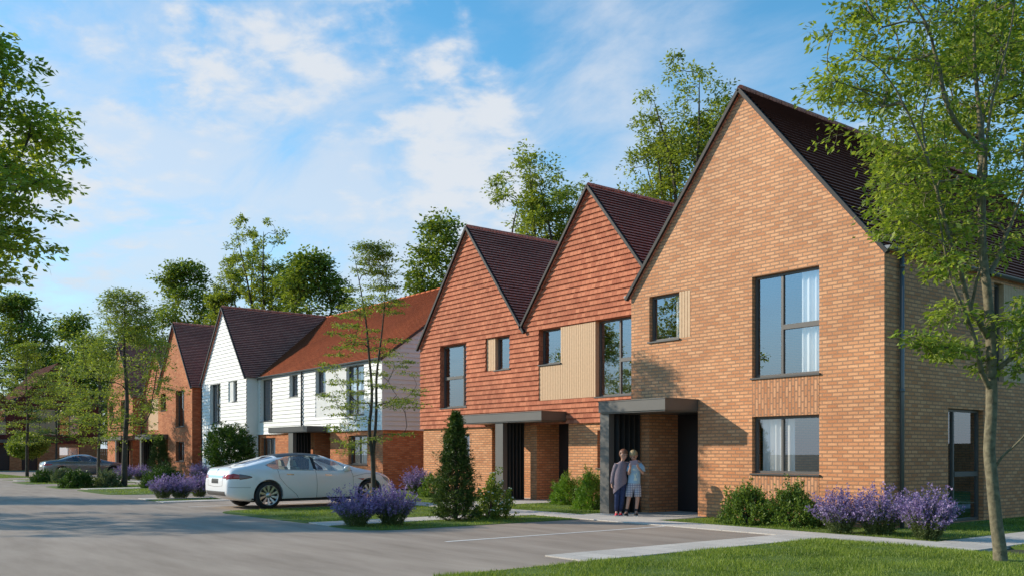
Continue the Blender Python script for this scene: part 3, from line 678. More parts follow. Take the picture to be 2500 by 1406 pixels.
def canopy(h, x0, x1, y0, y1, z0=2.36, z1=2.63, col=None, fins=6, mat=None, fx=None, finw=0.03, find=0.085):
    mat = mat or M['canopy']; mb = MB(); mb.box((x0, y0, z0 + 0.03), (x1, y1, z1)); mb.box((x0 + .03, y0 + .03, z0), (x1 - .03, y1, z0 + 0.028)); mb.box((x0 - 0.012, y0 - 0.012, z1 + .001), (x1 + 0.012, y1, z1 + 0.022))
    c = mb.build('canopy', mat, h)
    if col:
        mb = MB(); mb.box((col[0], y0 + 0.07, 0), (col[1], y0 + 0.24, z0)); mb.build('column', M['canopy'], c)
        xf = fx if fx is not None else (col[0] + col[1]) / 2
        for i in range(fins):
            y = y0 + 0.34 + (y1 - y0 - 0.40) * i / max(1, fins - 1)
            mb = MB(); mb.box((xf - find, y - finw / 2, 0), (xf + find, y + finw / 2, z0)); mb.build('fin', M['metal'], c)
        mb = MB(); mb.box((xf - find - 0.03, y0 + 0.25, 0), (xf - find - 0.003, y1 - .005, z0)); mb.build('screen_panel', M['frame_dark'], c)
    return c
def recess(h, P, u0, u1, z1, depth, mat, door=True, dmat=None):
    """walls of an open porch, with the front door at its back"""
    for u in (u0, u1): mb = MB(); mb.face([P(u, 0, 0), P(u, 0, -depth), P(u, z1, -depth), P(u, z1, 0)], [(0, 0), (depth, 0), (depth, z1), (0, z1)]); mb.build('porch_wall', mat, h)
    if not door: mb = MB(); mb.face([P(u0, 0, -depth), P(u1, 0, -depth), P(u1, z1, -depth), P(u0, z1, -depth)]); mb.build('porch_wall', mat, h)
    mb = MB(); mb.face([P(u0, z1, 0), P(u1, z1, 0), P(u1, z1, -depth), P(u0, z1, -depth)]); mb.build('porch_ceiling', M['metal'], h)
    mb = MB(); mb.face([P(u0, 0.025, 0), P(u1, 0.025, 0), P(u1, 0.025, -depth), P(u0, 0.025, -depth)]); mb.build('porch_floor', M['paving'], h)
    if door:
        mb = MB(); lbox(mb, P, u0 + .002, u1 - .002, 0.03, z1 - .003, -depth, -depth + 0.05); lbox(mb, P, u0 + 0.18, u1 - 0.18, 0.05, z1 - 0.12, -depth + 0.05, -depth + 0.065)
        d = mb.build('door', dmat or M['door'], h)
        mb = MB(); mb.tube([P(u1 - 0.27, 0.85, -depth + 0.11), P(u1 - 0.27, 1.35, -depth + 0.11)], 0.014, 8); mb.build('handle', M['gutter'], d)
def shell(h, Lx, Rx, Y0, Y1, e, apex, mat, front=True, left=True, right=True, back=True, rholes=(), name='wall'):
    pass
# ---- tall brick house
X0, X1, Y1_ = -15.98, -9.37, 16.12
h = building('brick_house', 'tall orange brick gabled house in front, with the children standing in its dark porch', 'house', ((X0 + X1) / 2, Y1_, 0))
P = Pf(Y1_); E_, A_ = 5.25, 9.20
mb = MB()
holes = [(-12.39, -10.76, 3.03, 5.17), (-12.39, -10.76, 1.01, 2.205), (-15.38, -14.10, 4.08, 5.15)]
mb.panel(P, [0, E_, A_], gable(X0, X1, E_, A_), holes + [(-15.38, -13.88, 0, 2.37)], reveal=0)
for q in holes:
    u0, u1, z0, z1 = q
    for a, b in (((u0, z0), (u0, z1)), ((u1, z1), (u1, z0)), ((u0, z1), (u1, z1)), ((u1, z0), (u0, z0))):
        mb.face([P(a[0], a[1], 0), P(b[0], b[1], 0), P(b[0], b[1], -.18), P(a[0], a[1], -.18)])
S = Px(X1); sh = [(18.51, 20.02, 0.02, 2.35), (20.5, 23.6, 3.01, 5.12)]
mb.panel(S, [0, 5.25], lambda z: [(Y1_, 27.5)], sh, reveal=0.16)
mb.panel(Px(X0), [0, 5.25], lambda z: [(Y1_, 27.5)])
mb.panel(lambda u, z, o: (u, 27.5, z), [0, E_, A_], gable(X0, X1, E_, A_))
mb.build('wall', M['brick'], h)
for (z0, z1) in ((2.21, 2.99), (0.0, 0.972)):    # upright brick bands over and under the lower window
    mb = MB(); lbox(mb, P, -12.385, -10.765, z0, z1, -0.02, 0.007); mb.uv = [(v, u) for (u, v) in mb.uv]; mb.build('brick_panel', M['brick_upright'], h)
window(h, P, -12.39, -10.76, 3.03, 5.17, cols=(0.42,), trans=((1, 0.475),), curt=((0.64, 0.985),))
window(h, P, -12.39, -10.76, 1.01, 2.205, cols=(0.42,), curt=((0.05, 0.36), (0.43, 0.55), (0.9, 0.985)))
window(h, P, -15.38, -14.44, 4.08, 5.15, curt=((0.66, 0.97),))
slats(h, P, [(-14.44, -14.105, 4.082, 5.145)], M['timber'], 0.0, 0.085)
window(h, S, 18.51, 20.02, 0.02, 2.35, cols=(0.28,), trans=((1, 0.42),), curt=(), sill=False)
window(h, S, 20.5, 20.95, 3.01, 5.12, sill=False)
slats(h, S, [(20.95, 23.6, 3.012, 5.118)], M['timber'], 0.0, 0.075)
roof_y(h, X0, X1, E_, A_, Y1_ - 0.05, 27.55, M['roof'])
verge(h, X0, X1, E_, A_, Y1_ - 0.02, M['verge'])
gutter(h, (X1 + 0.10, Y1_ - 0.1, 5.28), (X1 + 0.10, 27.5, 5.28), 0.07)
gutter(h, (X0 - 0.10, Y1_ - 0.1, 5.26), (X0 - 0.10, 17.8, 5.26), 0.06)
downpipe(h, X1 + 0.07, 16.62, 0.02, 5.22, 0.042)
canopy(h, -15.98, -13.87, 15.03, 16.118, col=(-16.0, -15.70), fins=5, fx=-15.72)
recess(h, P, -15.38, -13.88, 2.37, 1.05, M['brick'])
# ---- twin-gabled tile-hung house
X0, X1, Y2_ = -28.28, -16.0, 17.9
h = building('tile_hung_house', 'twin gabled house hung with terracotta tiles over a brick ground floor', 'house', ((X0 + X1) / 2, Y2_, 0))
P = Pf(Y2_); PT = Pf(Y2_ - 0.05); VX = -22.3
mb = MB(); gh = [(-26.88, -25.3, 1.02, 2.08), (-19.08, -17.3, 1.02, 2.08)]
mb.panel(P, [0, 2.36], lambda z: [(X0 + .12, X1)], gh + [(-24.05, -22.07, 0, 2.36), (-21.77, -20.3, 0, 2.36)])
for (u0, u1, z0, z1) in gh:
    for a, b in (((u0, z0), (u0, z1)), ((u1, z1), (u1, z0)), ((u0, z1), (u1, z1)), ((u1, z0), (u0, z0))):
        mb.face([P(a[0], a[1], 0), P(b[0], b[1], 0), P(b[0], b[1], -.2), P(a[0], a[1], -.2)])
mb.panel(Px(X0 + .12), [0, 5.3], lambda z: [(Y2_, 27.5)]); mb.panel(lambda u, z, o: (u, 27.5, z), [0, 5.3, 8.95], gable(X0, VX, 5.3, 8.95)); mb.panel(lambda u, z, o: (u, 27.5, z), [0, 5.3, 8.95], gable(VX, X1 - .4, 5.3, 8.95))
mb.build('wall', M['brick'], h)
ga, gb = gable(X0, VX, 5.22, 8.92), gable(VX, -16.36, 5.36, 8.95)
def twin(z):
    if z <= 5.3: return [(X0, X1)]
    return [ga(z)[0], gb(z)[0]]
mb = MB(); th_ = [(-26.98, -25.4, 3.0, 5.14), (-24.3, -23.03, 4.1, 5.15), (-21.58, -17.2, 3.02, 5.15)]
mb.panel(PT, [2.3, 5.3, 8.92], twin, th_, gauge=0.151, z_start=2.3, proud=0.042, reveal=0.22)
mb.face([PT(X0, 2.3, 0.034), PT(X1, 2.3, 0.034), PT(X1, 2.3, -0.05), PT(X0, 2.3, -0.05)])
mb.face([PT(X0, 2.3, 0.01), PT(X0, 2.3, -0.6), PT(X0, 5.2, -0.6), PT(X0, 5.2, 0.01)])
mb.build('tile_cladding', M['tile'], h)
window(h, PT, -26.98, -25.4, 3.0, 5.14, cols=(0.76,), trans=((0, 0.48),), rev=0.2)
window(h, PT, -23.84, -23.03, 4.1, 5.15, rev=0.2)
slats(h, PT, [(-24.3, -23.84, 4.102, 5.148)], M['timber'], -0.03, 0.085)
window(h, PT, -21.58, -20.6, 4.1, 5.15, rev=0.2, curt=((0.7, 0.98),), net=True)
slats(h, PT, [(-21.58, -20.6, 3.022, 4.06), (-20.598, -19.1, 3.022, 5.148)], M['timber'], 0.0, 0.078)
window(h, PT, -19.1, -17.2, 3.02, 5.15, cols=(0.44,), trans=((1, 0.46),), rev=0.2, curt=((0.7, 0.98),))
window(h, P, -26.88, -25.3, 1.02, 2.08, cols=(0.45,), rev=0.18, curt=((0.75, 0.98),)); window(h, P, -19.08, -17.3, 1.02, 2.08, cols=(0.45,), rev=0.18)
roof_y(h, X0, VX, 5.22, 8.92, Y2_ - 0.12, 27.55, M['roof']); roof_y(h, VX, -16.36, 5.36, 8.95, Y2_ - 0.12, 27.55, M['roof'])
verge(h, X0, VX, 5.22, 8.92, Y2_ - 0.1, M['verge']); verge(h, VX, -16.36, 5.36, 8.95, Y2_ - 0.1, M['verge'])
canopy(h, -24.4, -20.32, 16.88, 17.82, col=(-22.6, -22.22), fins=5, fx=-22.3)
recess(h, P, -21.77, -20.3, 2.36, 0.95, M['brick']); recess(h, P, -24.05, -22.07, 2.36, 0.6, M['brick'], door=False)
# ---- white weatherboarded house
XL, XR_, XE, YW, YM = -50.8, -44.55, -32.15, 17.9, 18.5
h = building('weatherboard_house', 'white weatherboarded house with an orange tiled main roof and one front gable', 'house', (-41.5, YM, 0))
P = Pf(YM); PW = Pf(YW); mb = MB()
wh = [(-49.6, -48.06, 3.02, 5.14), (-46.95, -45.74, 4.1, 5.15)]
BG = dict(gauge=0.185, proud=0.032)
mb.panel(PW, [0, 5.25, 9.05], gable(XL, XR_, 5.25, 9.05), wh, z_start=0, reveal=0.22, **BG)
mb.panel(Px(XR_), [0, 5.2], lambda z: [(YW, YM)], z_start=0, **BG)
mh = [(-44.2, -42.75, 3.02, 5.1), (-40.8, -39.88, 4.1, 5.1), (-38.05, -33.6, 3.03, 5.1)]
mb.panel(P, [2.37, 5.22], lambda z: [(XR_, XE)], mh, z_start=2.37, reveal=0.22, **BG)
def side(z):
    if z <= 5.22: return [(YM, 29.1)]
    k = (z - 5.22) / (9.0 - 5.22) * 5.3; return [(YM + k, 29.1 - k)]
mb.panel(Px(XE), [2.37, 5.22, 9.0], side, z_start=2.37, **BG)
mb.face([P(XR_, 2.37, 0.02), P(XE, 2.37, 0.02), P(XE, 2.37, -0.1), P(XR_, 2.37, -0.1)])
lbox(mb, P, XE - 0.09, XE + 0.026, 2.36, 5.2, -0.1, 0.026)
mb.build('board_cladding', M['board'], h)
mb = MB(); PB = Pf(YM + 0.07); gh = [(-35.1, -33.5, 0.97, 2.18), (-44.3, -42.6, 0.97, 2.2)]
mb.panel(PB, [0, 2.37], lambda z: [(XR_, XE - .07)], gh + [(-38.34, -36.79, 0, 2.36)])
for (u0, u1, z0, z1) in gh:
    for a, b in (((u0, z0), (u0, z1)), ((u1, z1), (u1, z0)), ((u0, z1), (u1, z1)), ((u1, z0), (u0, z0))):
        mb.face([PB(a[0], a[1], 0), PB(b[0], b[1], 0), PB(b[0], b[1], -.2), PB(a[0], a[1], -.2)])
mb.panel(Px(XE - .07), [0, 2.4], lambda z: [(YM + .07, 29.1)]); mb.panel(Px(XL), [0, 5.2], lambda z: [(YW, 29)])
mb.panel(lambda u, z, o: (u, 29.1, z), [0, 5.2], lambda z: [(XL, XE)])
mb.build('wall', M['brick_far'], h)
mb = MB(); lbox(mb, PB, -35.1, -33.5, 0.25, 0.93, -0.02, 0.007); mb.uv = [(v, u) for (u, v) in mb.uv]; mb.build('brick_panel', M['brick_far'], h)
window(h, PW, -49.6, -48.06, 3.02, 5.14, cols=(0.45,), trans=((1, 0.48),), rev=0.2, curt=((0.5, 0.98),), net=True); window(h, PW, -46.4, -45.74, 4.1, 5.15, rev=0.2)
slats(h, PW, [(-46.95, -46.4, 4.102, 5.148)], M['board'], -0.04, 0.09, 'board_panel')
window(h, P, -44.2, -42.75, 3.02, 5.1, cols=(0.6,), trans=((1, 0.48),), rev=0.2, curt=((0.62, 0.98),), net=True); window(h, P, -40.8, -39.88, 4.1, 5.1, rev=0.2)
window(h, P, -38.05, -37.1, 4.1, 5.1, rev=0.2, curt=((.75, .98),), net=True); slats(h, P, [(-38.05, -37.1, 3.032, 4.06), (-37.098, -35.17, 3.032, 5.098)], M['board'], 0.0, 0.08, 'board_panel')
window(h, P, -35.17, -33.6, 3.03, 5.1, cols=(0.42,), trans=((1, 0.48),), rev=0.2, curt=((0.45, 0.6),), net=True)
window(h, PB, -35.1, -33.5, 0.97, 2.18, cols=(0.48,), rev=0.18, curt=((0.3, 0.46), (.5, .66))); window(h, PB, -44.3, -42.6, 0.97, 2.2, cols=(0.48,), rev=0.18, curt=((0.5, 0.95),), net=True)
roof_y(h, XL, XR_, 5.25, 9.05, YW - 0.1, 26.0, M['roof'])
verge(h, XL, XR_, 5.25, 9.05, YW - 0.07, M['verge'])
th = math.atan2(9.0 - 5.22, 5.3); mb = MB(); ln = 5.3 / math.cos(th) + 0.1
for s in (-1, 1):
    ey = YM - 0.1 * math.cos(th) if s < 0 else 29.1 + 0.1 * math.cos(th); ez = 5.22 - 0.1 * math.sin(th) + 0.07
    Q = lambda u, q, o, s=s, ey=ey: (u, ey - s * q * math.cos(th) + s * o * math.sin(th), ez + q * math.sin(th) + o * math.cos(th))
    mb.panel(Q, [0, ln], lambda z: [(XR_ - 3.2 if s > 0 else XR_ - 3.1, XE + 0.07)], gauge=0.13, proud=0.035)
    mb.face([Q(XR_, 0, -0.07), Q(XE + .07, 0, -0.07), Q(XE + .07, ln, -0.07), Q(XR_, ln, -0.07)])
    mb.face([Q(XE + .07, 0, -0.07), Q(XE + .07, ln, -0.07), Q(XE + .07, ln, 0.01), Q(XE + .07, 0, 0.01)])
for i in range(34):
    a = -47.6 + 15.5 * i / 34; mb.tube([(a, 23.8, 9.05), (a + 0.46, 23.8, 9.057)], [0.085, 0.078], 8)
mb.build('roof', M['roof_orange'], h)
mb = MB()
for s in (-1, 1):
    Yb = YM if s < 0 else 29.1; mb.beam((XE + 0.05, Yb + s * 0.1, 5.17), (XE + 0.05, 23.8, 9.0), Vector((0.05, 0, 0)), Vector((0, 0, 0.12)))
mb.build('verge_trim', M['metal'], h)
gutter(h, (XR_ + 0.1, YM - 0.13, 5.23), (XE + 0.05, YM - 0.13, 5.23), 0.06); gutter(h, (XR_ + 0.12, YW - 0.1, 5.22), (XR_ + 0.12, YM - 0.1, 5.22), 0.05)
mb = MB(); lbox(mb, P, XR_, XE, 5.1, 5.2, 0.0, 0.06); mb.build('fascia', M['gutter'], h)
downpipe(h, -39.38, YM - 0.07, 2.6, 5.2, 0.04, M['metal'])
canopy(h, -40.95, -36.85, 17.5, YM - .025, 2.36, 2.60, col=(-38.9, -38.42), fins=5, fx=-38.5, mat=M['metal'])
recess(h, PB, -38.34, -36.79, 2.36, 0.9, M['brick_far'])
# ---- further terrace: brick house, tile-hung house, brick house
def brick_wing(label, X0, X1, Y, A, small=True, can=None, col=None, nf=6, fx=None, rec=None):
    h = building('brick_house', label, 'house', ((X0 + X1) / 2, Y, 0)); P = Pf(Y); E = 5.22
    w = X1 - X0; hl = [(X1 - 2.86, X1 - 1.35, 3.0, 5.12), (X0 + 0.5, X0 + 1.51, 4.06, 5.1), (X1 - 2.86, X1 - 1.35, 0.97, 2.12)]
    mb = MB(); mb.panel(P, [0, E, A], gable(X0, X1, E, A), hl + ([(rec[0], rec[1], 0, 2.33)] if rec else []))
    for (u0, u1, z0, z1) in hl:
        for a, b in (((u0, z0), (u0, z1)), ((u1, z1), (u1, z0)), ((u0, z1), (u1, z1)), ((u1, z0), (u0, z0))):
            mb.face([P(a[0], a[1], 0), P(b[0], b[1], 0), P(b[0], b[1], -.24), P(a[0], a[1], -.24)])
    mb.panel(Px(X1), [0, E], lambda z: [(Y, 27.5)]); mb.panel(Px(X0), [0, E], lambda z: [(Y, 27.5)]); mb.panel(lambda u, z, o: (u, 27.5, z), [0, E, A], gable(X0, X1, E, A))
    mb.build('wall', M['brick_far'], h)
    window(h, P, *hl[0], cols=(0.55,), trans=((1, 0.48),), rev=0.22); window(h, P, *hl[1], rev=0.22); window(h, P, *hl[2], cols=(0.5,), rev=0.22, curt=((0.6, 0.97),), net=True)
    roof_y(h, X0, X1, E, A, Y - 0.08, 27.55, M['roof']); verge(h, X0, X1, E, A, Y - 0.05, M['verge'])
    gutter(h, (X1 + 0.12, Y - 0.1, 5.23), (X1 + 0.12, 27.4, 5.23), 0.06); downpipe(h, X1 + 0.07, Y + 0.55, 0.02, 5.2, 0.045, M['metal'])
    if can: canopy(h, can[0], can[1], Y - 1.0, Y - .02, 2.30, 2.57, col=col, fins=nf, fx=fx, mat=M['canopy'])
    if rec: recess(h, P, rec[0], rec[1], 2.33, 0.8, M['brick_far'])
    return h
brick_wing('narrow brick gabled house standing just left of the white weatherboarded house', -59.0, -52.8, 18.0, 9.12, can=(-60.4, -57.1), col=(-59.6, -59.3), fx=-59.4, nf=6, rec=(-58.7, -57.12))
brick_wing('distant brick gabled house half hidden behind the street tree, far end of its terrace', -70.7, -64.45, 18.0, 9.0, can=(-68.9, -63.6), col=(-65.2, -64.9), fx=-65.0, nf=6, rec=None)
h = building('tile_hung_house', 'small red tiled gable with a timber panel squeezed between two brick gables', 'house', (-61.7, 18.74, 0))
P = Pf(18.74); X0, X1 = -64.44, -59.01; hl = [(-63.5, -59.2, 2.95, 5.0)]
mb = MB(); mb.panel(P, [2.3, 5.25, 8.3], gable(X0, X1, 5.25, 8.3), hl, gauge=0.151, z_start=2.3, proud=0.034, reveal=0.22); mb.build('tile_cladding', M['tile'], h)
mb = MB(); mb.panel(Pf(18.8), [0, 2.33], lambda z: [(X0, X1)], [(-61.6, -60.3, 0, 2.3)]); mb.panel(lambda u, z, o: (u, 27.5, z), [0, 5.25, 8.3], gable(X0, X1, 5.25, 8.3)); mb.build('wall', M['brick_far'], h)
window(h, P, -63.5, -62.85, 4.1, 5.0, rev=0.2, sill=False); slats(h, P, [(-63.5, -62.85, 2.952, 4.09), (-62.848, -59.21, 2.952, 4.998)], M['timber'], 0.0, 0.08)
roof_y(h, X0, X1, 5.25, 8.3, 18.62, 27.5, M['roof']); verge(h, X0, X1, 5.25, 8.3, 18.66, M['metal']); recess(h, Pf(18.8), -61.6, -60.3, 2.3, 0.7, M['brick_far'])
# ---- dark red house closing the street
XF = -87.0
h = building('tile_hung_house', 'dark red tile hung house in shade closing the far end of the street', 'house', (XF, 14.6, 0)); P = Px(XF); PT = Px(XF + 0.05)
g1, g2 = gable(7.6, 14.6, 5.45, 9.15), gable(14.6, 21.6, 5.45, 9.15)
mb = MB(); hl = [(18.2, 19.85, 3.0, 5.25), (15.6, 18.1, 3.0, 5.2), (11.6, 14.1, 3.0, 5.2), (9.2, 10.6, 3.0, 5.2)]
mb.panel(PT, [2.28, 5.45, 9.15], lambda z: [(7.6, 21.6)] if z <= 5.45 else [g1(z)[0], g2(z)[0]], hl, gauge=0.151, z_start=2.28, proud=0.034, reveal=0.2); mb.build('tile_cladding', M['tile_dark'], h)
mb = MB(); dl = [(18.2, 19.85, 1.0, 2.0), (15.3, 16.5, 0.02, 2.2), (13.2, 14.4, 0.02, 2.2), (10.4, 12.8, 0.02, 2.2)]
mb.panel(P, [0, 2.35], lambda z: [(7.65, 21.55)], dl, reveal=0.2); mb.panel(lambda u, z, o: (u, 21.55, z), [0, 5.4], lambda z: [(XF - 10, XF)]); mb.panel(lambda u, z, o: (u, 7.65, z), [0, 5.4], lambda z: [(XF - 10, XF)])
mb.build('wall', M['brick_far'], h)
window(h, PT, *hl[0], cols=(0.5,), trans=((1, 0.5),), curt=((0.52, 0.97),)); window(h, PT, 15.6, 16.5, 4.15, 5.2); slats(h, PT, [(15.6, 16.5, 3.002, 4.12), (16.502, 18.1, 3.002, 5.198)], M['timber'], 0, 0.09)
window(h, PT, 12.9, 14.1, 4.15, 5.2); slats(h, PT, [(12.9, 14.1, 3.002, 4.12), (11.6, 12.898, 3.002, 5.198)], M['timber'], 0, 0.09); window(h, PT, *hl[3], cols=(0.5,), trans=((0, 0.5),))
window(h, P, *dl[0], cols=(0.45,), curt=((0.5, 0.95),))
for d in dl[1:]:
    mb = MB(); lbox(mb, P, d[0], d[1], d[2], d[3], -0.19, -0.15); mb.build('garage_door' if d[1] - d[0] > 2 else 'door', M['door'], h)
mb = MB(); lbox(mb, P, 10.2, 14.7, 2.32, 2.6, 0.09, 1.0); mb.build('canopy', M['canopy'], h)
def roof_x(h, y0, y1, e, a, X0, X1, mat):
    ay = (y0 + y1) / 2; th = math.atan2(a - e, y1 - ay); ln = (y1 - ay) / math.cos(th) + .1; mb = MB()
    for s in (1, -1):
        ey = (y1 if s > 0 else y0) + s * .1 * math.cos(th); ez = e - .1 * math.sin(th) + .07
        Q = lambda u, q, o: (u, ey - s * q * math.cos(th) + s * o * math.sin(th), ez + q * math.sin(th) + o * math.cos(th))
        mb.panel(Q, [0, ln], lambda z: [(X0, X1)], gauge=0.13, proud=0.035); mb.face([Q(X1, 0, -.1), Q(X1, ln, -.1), Q(X1, ln, .02), Q(X1, 0, .02)])
    mb.build('roof', mat, h)
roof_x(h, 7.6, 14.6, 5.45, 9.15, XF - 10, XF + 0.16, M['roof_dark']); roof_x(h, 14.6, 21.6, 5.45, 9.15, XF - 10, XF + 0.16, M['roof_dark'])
# ---- timber fence between the far houses
def fence(label, x, y0, y1, H, rz=0.0):
    t = thing('garden_fence', label, 'fence', (x, y0, 0), rz); n = int((y1 - y0) / 0.15); mb = MB()
    for i in range(n): mb.box((-0.012, i * 0.15 + 0.006, 0.04), (0.012, i * 0.15 + 0.144, H))
    mb.build('board_panel', M['fence'], t)
    for z in (0.35, H - 0.35): mb = MB(); mb.box((0.013, 0, z - 0.04), (0.05, y1 - y0, z + 0.04)); mb.build('rail', M['fence'], t)
    k = 0.0
    while k <= y1 - y0: mb = MB(); mb.box((-0.11, k - 0.05, 0), (-0.013, k + 0.05, H + 0.06)); mb.build('post', M['fence'], t); k += 1.8
M['fence'] = plain('orange_brown_fence_timber', (0.33, 0.15, 0.06), 0.8, noise=0.3, nscale=6)
fence('orange brown timber fence beside the dark red house', -84.0, 20.4, 26.0, 1.85)
fence('timber garden fence mirrored in the side door of the brick house', -5.5, 34.0, 50.0, 1.8, R(-90))
# ------------------------------------------------------------------ cars (length along +Y from the tail, x across)
def interp(pts, y):
    if y <= pts[0][0]: return pts[0][1]
    for i in range(len(pts) - 1):
        if y <= pts[i + 1][0]:
            t = (y - pts[i][0]) / (pts[i + 1][0] - pts[i][0])
            p0 = pts[max(i - 1, 0)][1]; p1 = pts[i][1]; p2 = pts[i + 1][1]; p3 = pts[min(i + 2, len(pts) - 1)][1]
            h0 = pts[i + 1][0] - pts[i][0]
            m1 = (p2 - p0) / max(1e-6, pts[i + 1][0] - pts[max(i - 1, 0)][0]) * h0; m2 = (p3 - p1) / max(1e-6, pts[min(i + 2, len(pts) - 1)][0] - pts[i][0]) * h0
            return (2 * t**3 - 3 * t**2 + 1) * p1 + (t**3 - 2 * t**2 + t) * m1 + (-2 * t**3 + 3 * t**2) * p2 + (t**3 - t**2) * m2
    return pts[-1][1]
def eval_mesh(o):
    dg = bpy.context.evaluated_depsgraph_get(); dg.update()
    return bpy.data.meshes.new_from_object(o.evaluated_get(dg))
def kill(*os):
    for o in os:
        me = o.data; bpy.data.objects.remove(o)
        if me.users == 0: bpy.data.meshes.remove(me)
def prism(name, poly, a, b, axis):
    """closed prism of a 2-D outline; axis x: outline in (y,z); axis z: outline in (x,y)"""
    bm = bmesh.new()
    def V(p, q): return (q, p[0], p[1]) if axis == 'x' else (p[0], p[1], q)
    lo = [bm.verts.new(V(p, a)) for p in poly]; hi = [bm.verts.new(V(p, b)) for p in poly]; n = len(poly)
    bm.faces.new(lo); bm.faces.new(hi)
    for i in range(n): bm.faces.new((lo[i], lo[(i + 1) % n], hi[(i + 1) % n], hi[i]))
    bmesh.ops.recalc_face_normals(bm, faces=bm.faces); bmesh.ops.triangulate(bm, faces=[f for f in bm.faces if len(f.verts) > 4])
    me = bpy.data.meshes.new(name); bm.to_mesh(me); bm.free(); return link(name, me)
def cyl(name, c, r, x0, x1, n=40):
    return prism(name, [(c[0] + r * math.cos(2 * math.pi * i / n), c[1] + r * math.sin(2 * math.pi * i / n)) for i in range(n)], x0, x1, 'x')
def poly_patch(name, mat, parent, bvh, poly, axis, sgn, lift, nx=26, nz=14, src=3.0):
    """glass, lamp or trim that follows the body: an outline dropped on to the body's surface"""
    us = [p[0] for p in poly]; vs = [p[1] for p in poly]
    def cuts(v):
        xs = []
        for i in range(len(poly)):
            a, b = poly[i], poly[(i + 1) % len(poly)]
            if (a[1] <= v < b[1]) or (b[1] <= v < a[1]): xs.append(a[0] + (b[0] - a[0]) * (v - a[1]) / (b[1] - a[1]))
        return (min(xs), max(xs)) if len(xs) >= 2 else None
    v0, v1 = min(vs), max(vs); e = (v1 - v0) * 1e-3; rows = []
    for j in range(nz + 1):
        c = cuts(min(max(v0 + (v1 - v0) * j / nz, v0 + e), v1 - e))
        row = []
        for i in range(nx + 1):
            u = c[0] + (c[1] - c[0]) * i / nx; v = v0 + (v1 - v0) * j / nz
            if axis == 'x': o, d = Vector((sgn * src, u, v)), Vector((-sgn, 0, 0))
            elif axis == 'z': o, d = Vector((u, v, src)), Vector((0, 0, -1))
            else: o, d = Vector((u, sgn * 20, v)), Vector((0, -sgn, 0))
            hit = bvh.ray_cast(o, d)
            row.append(hit[0] + hit[1] * lift * (1 if hit[1].dot(d) < 0 else -1) if hit[0] is not None else None)
        rows.append(row)
    bm = bmesh.new(); vv = [[bm.verts.new(p) if p is not None else None for p in r] for r in rows]
    for j in range(nz):
        for i in range(nx):
            q = [vv[j][i], vv[j][i + 1], vv[j + 1][i + 1], vv[j + 1][i]]
            if all(x is not None for x in q):
                f = bm.faces.new(q); f.smooth = True
    bmesh.ops.remove_doubles(bm, verts=bm.verts, dist=1e-5)
    bmesh.ops.recalc_face_normals(bm, faces=bm.faces)
    me = bpy.data.meshes.new(name); bm.to_mesh(me); bm.free(); me.materials.append(mat)
    return link(name, me, parent)
def seam(mb, bvh, pts, axis='x', sgn=1, r=0.004, lift=0.0):
    out = []
    for i in range(len(pts) - 1):
        for k in range(6):
            f = k / 6; u = pts[i][0] * (1 - f) + pts[i + 1][0] * f; v = pts[i][1] * (1 - f) + pts[i + 1][1] * f; out.append((u, v))
    out.append(pts[-1]); P = []
    for u, v in out:
        if axis == 'x': h = bvh.ray_cast(Vector((sgn * 3, u, v)), Vector((-sgn, 0, 0)))
        else: h = bvh.ray_cast(Vector((u, sgn * 20, v)), Vector((0, -sgn, 0)))
        if h[0] is not None: P.append(h[0])
    if len(P) > 1: mb.tube(P, r, 5)
def wheel(parent, x, y, r, w, sgn, spokes=10, rimcol=None):
    mb = MB(); rr = r * 0.735
    mb.lathe([(-w / 2, rr), (-w / 2, r * 0.93), (-w * 0.36, r * 0.99), (0, r), (w * 0.36, r * 0.99), (w / 2, r * 0.93), (w / 2, rr)], (x, y, r), 'x', 40)
    wh = mb.build('wheel', M['tyre'], parent)
    mb = MB(); o = sgn * (w / 2 - 0.004)
    mb.lathe([(o, rr * 1.015), (o + sgn * 0.008, rr * 0.985), (o - sgn * 0.03, rr * 0.93), (o - sgn * w * 0.75, rr * 0.9)], (x, y, r), 'x', 40)
    for k in range(spokes):
        a = 2 * math.pi * k / spokes + 0.2; ca, sa = math.cos(a), math.sin(a); a2 = a + 0.14; cb, sb = math.cos(a2), math.sin(a2)
        p0 = Vector((x + o - sgn * 0.03, y + 0.05 * ca, r + 0.05 * sa)); p1 = Vector((x + o - sgn * 0.008, y + rr * 0.96 * cb, r + rr * 0.96 * sb))
        t = Vector((0, -sa, ca)); h0, h1 = 0.016, 0.034; dz = Vector((sgn * 0.02, 0, 0))
        mb.hexa([p0 - t * h0 - dz, p0 + t * h0 - dz, p0 + t * h0, p0 - t * h0, p1 - t * h1 - dz, p1 + t * h1 - dz, p1 + t * h1, p1 - t * h1])
    mb.lathe([(o - sgn * 0.05, 0.075), (o - sgn * 0.012, 0.07), (o, 0.035), (o, 0.0)], (x, y, r), 'x', 20)
    mb.build('rim', M['alloy'], wh)
    mb = MB(); mb.lathe([(o - sgn * 0.09, 0.0), (o - sgn * 0.09, rr * 0.68), (o - sgn * 0.11, rr * 0.68)], (x, y, r), 'x', 24); mb.build('brake_disc', M['disc'], wh)
M['tyre'] = plain('tyre_rubber', (0.018, 0.018, 0.019), 0.75)
M['alloy'] = plain('silver_alloy', (0.62, 0.62, 0.63), 0.28, 0.85)
M['disc'] = plain('brake_steel', (0.16, 0.15, 0.145), 0.45, 0.7)
M['white_paint'] = plain('pearl_white_car_paint', (0.90, 0.90, 0.90), 0.3, 0.0, 0.5, coat=1.0)
M['grey_paint'] = plain('grey_car_paint', (0.20, 0.205, 0.225), 0.28, 0.55, 0.5, coat=1.0)
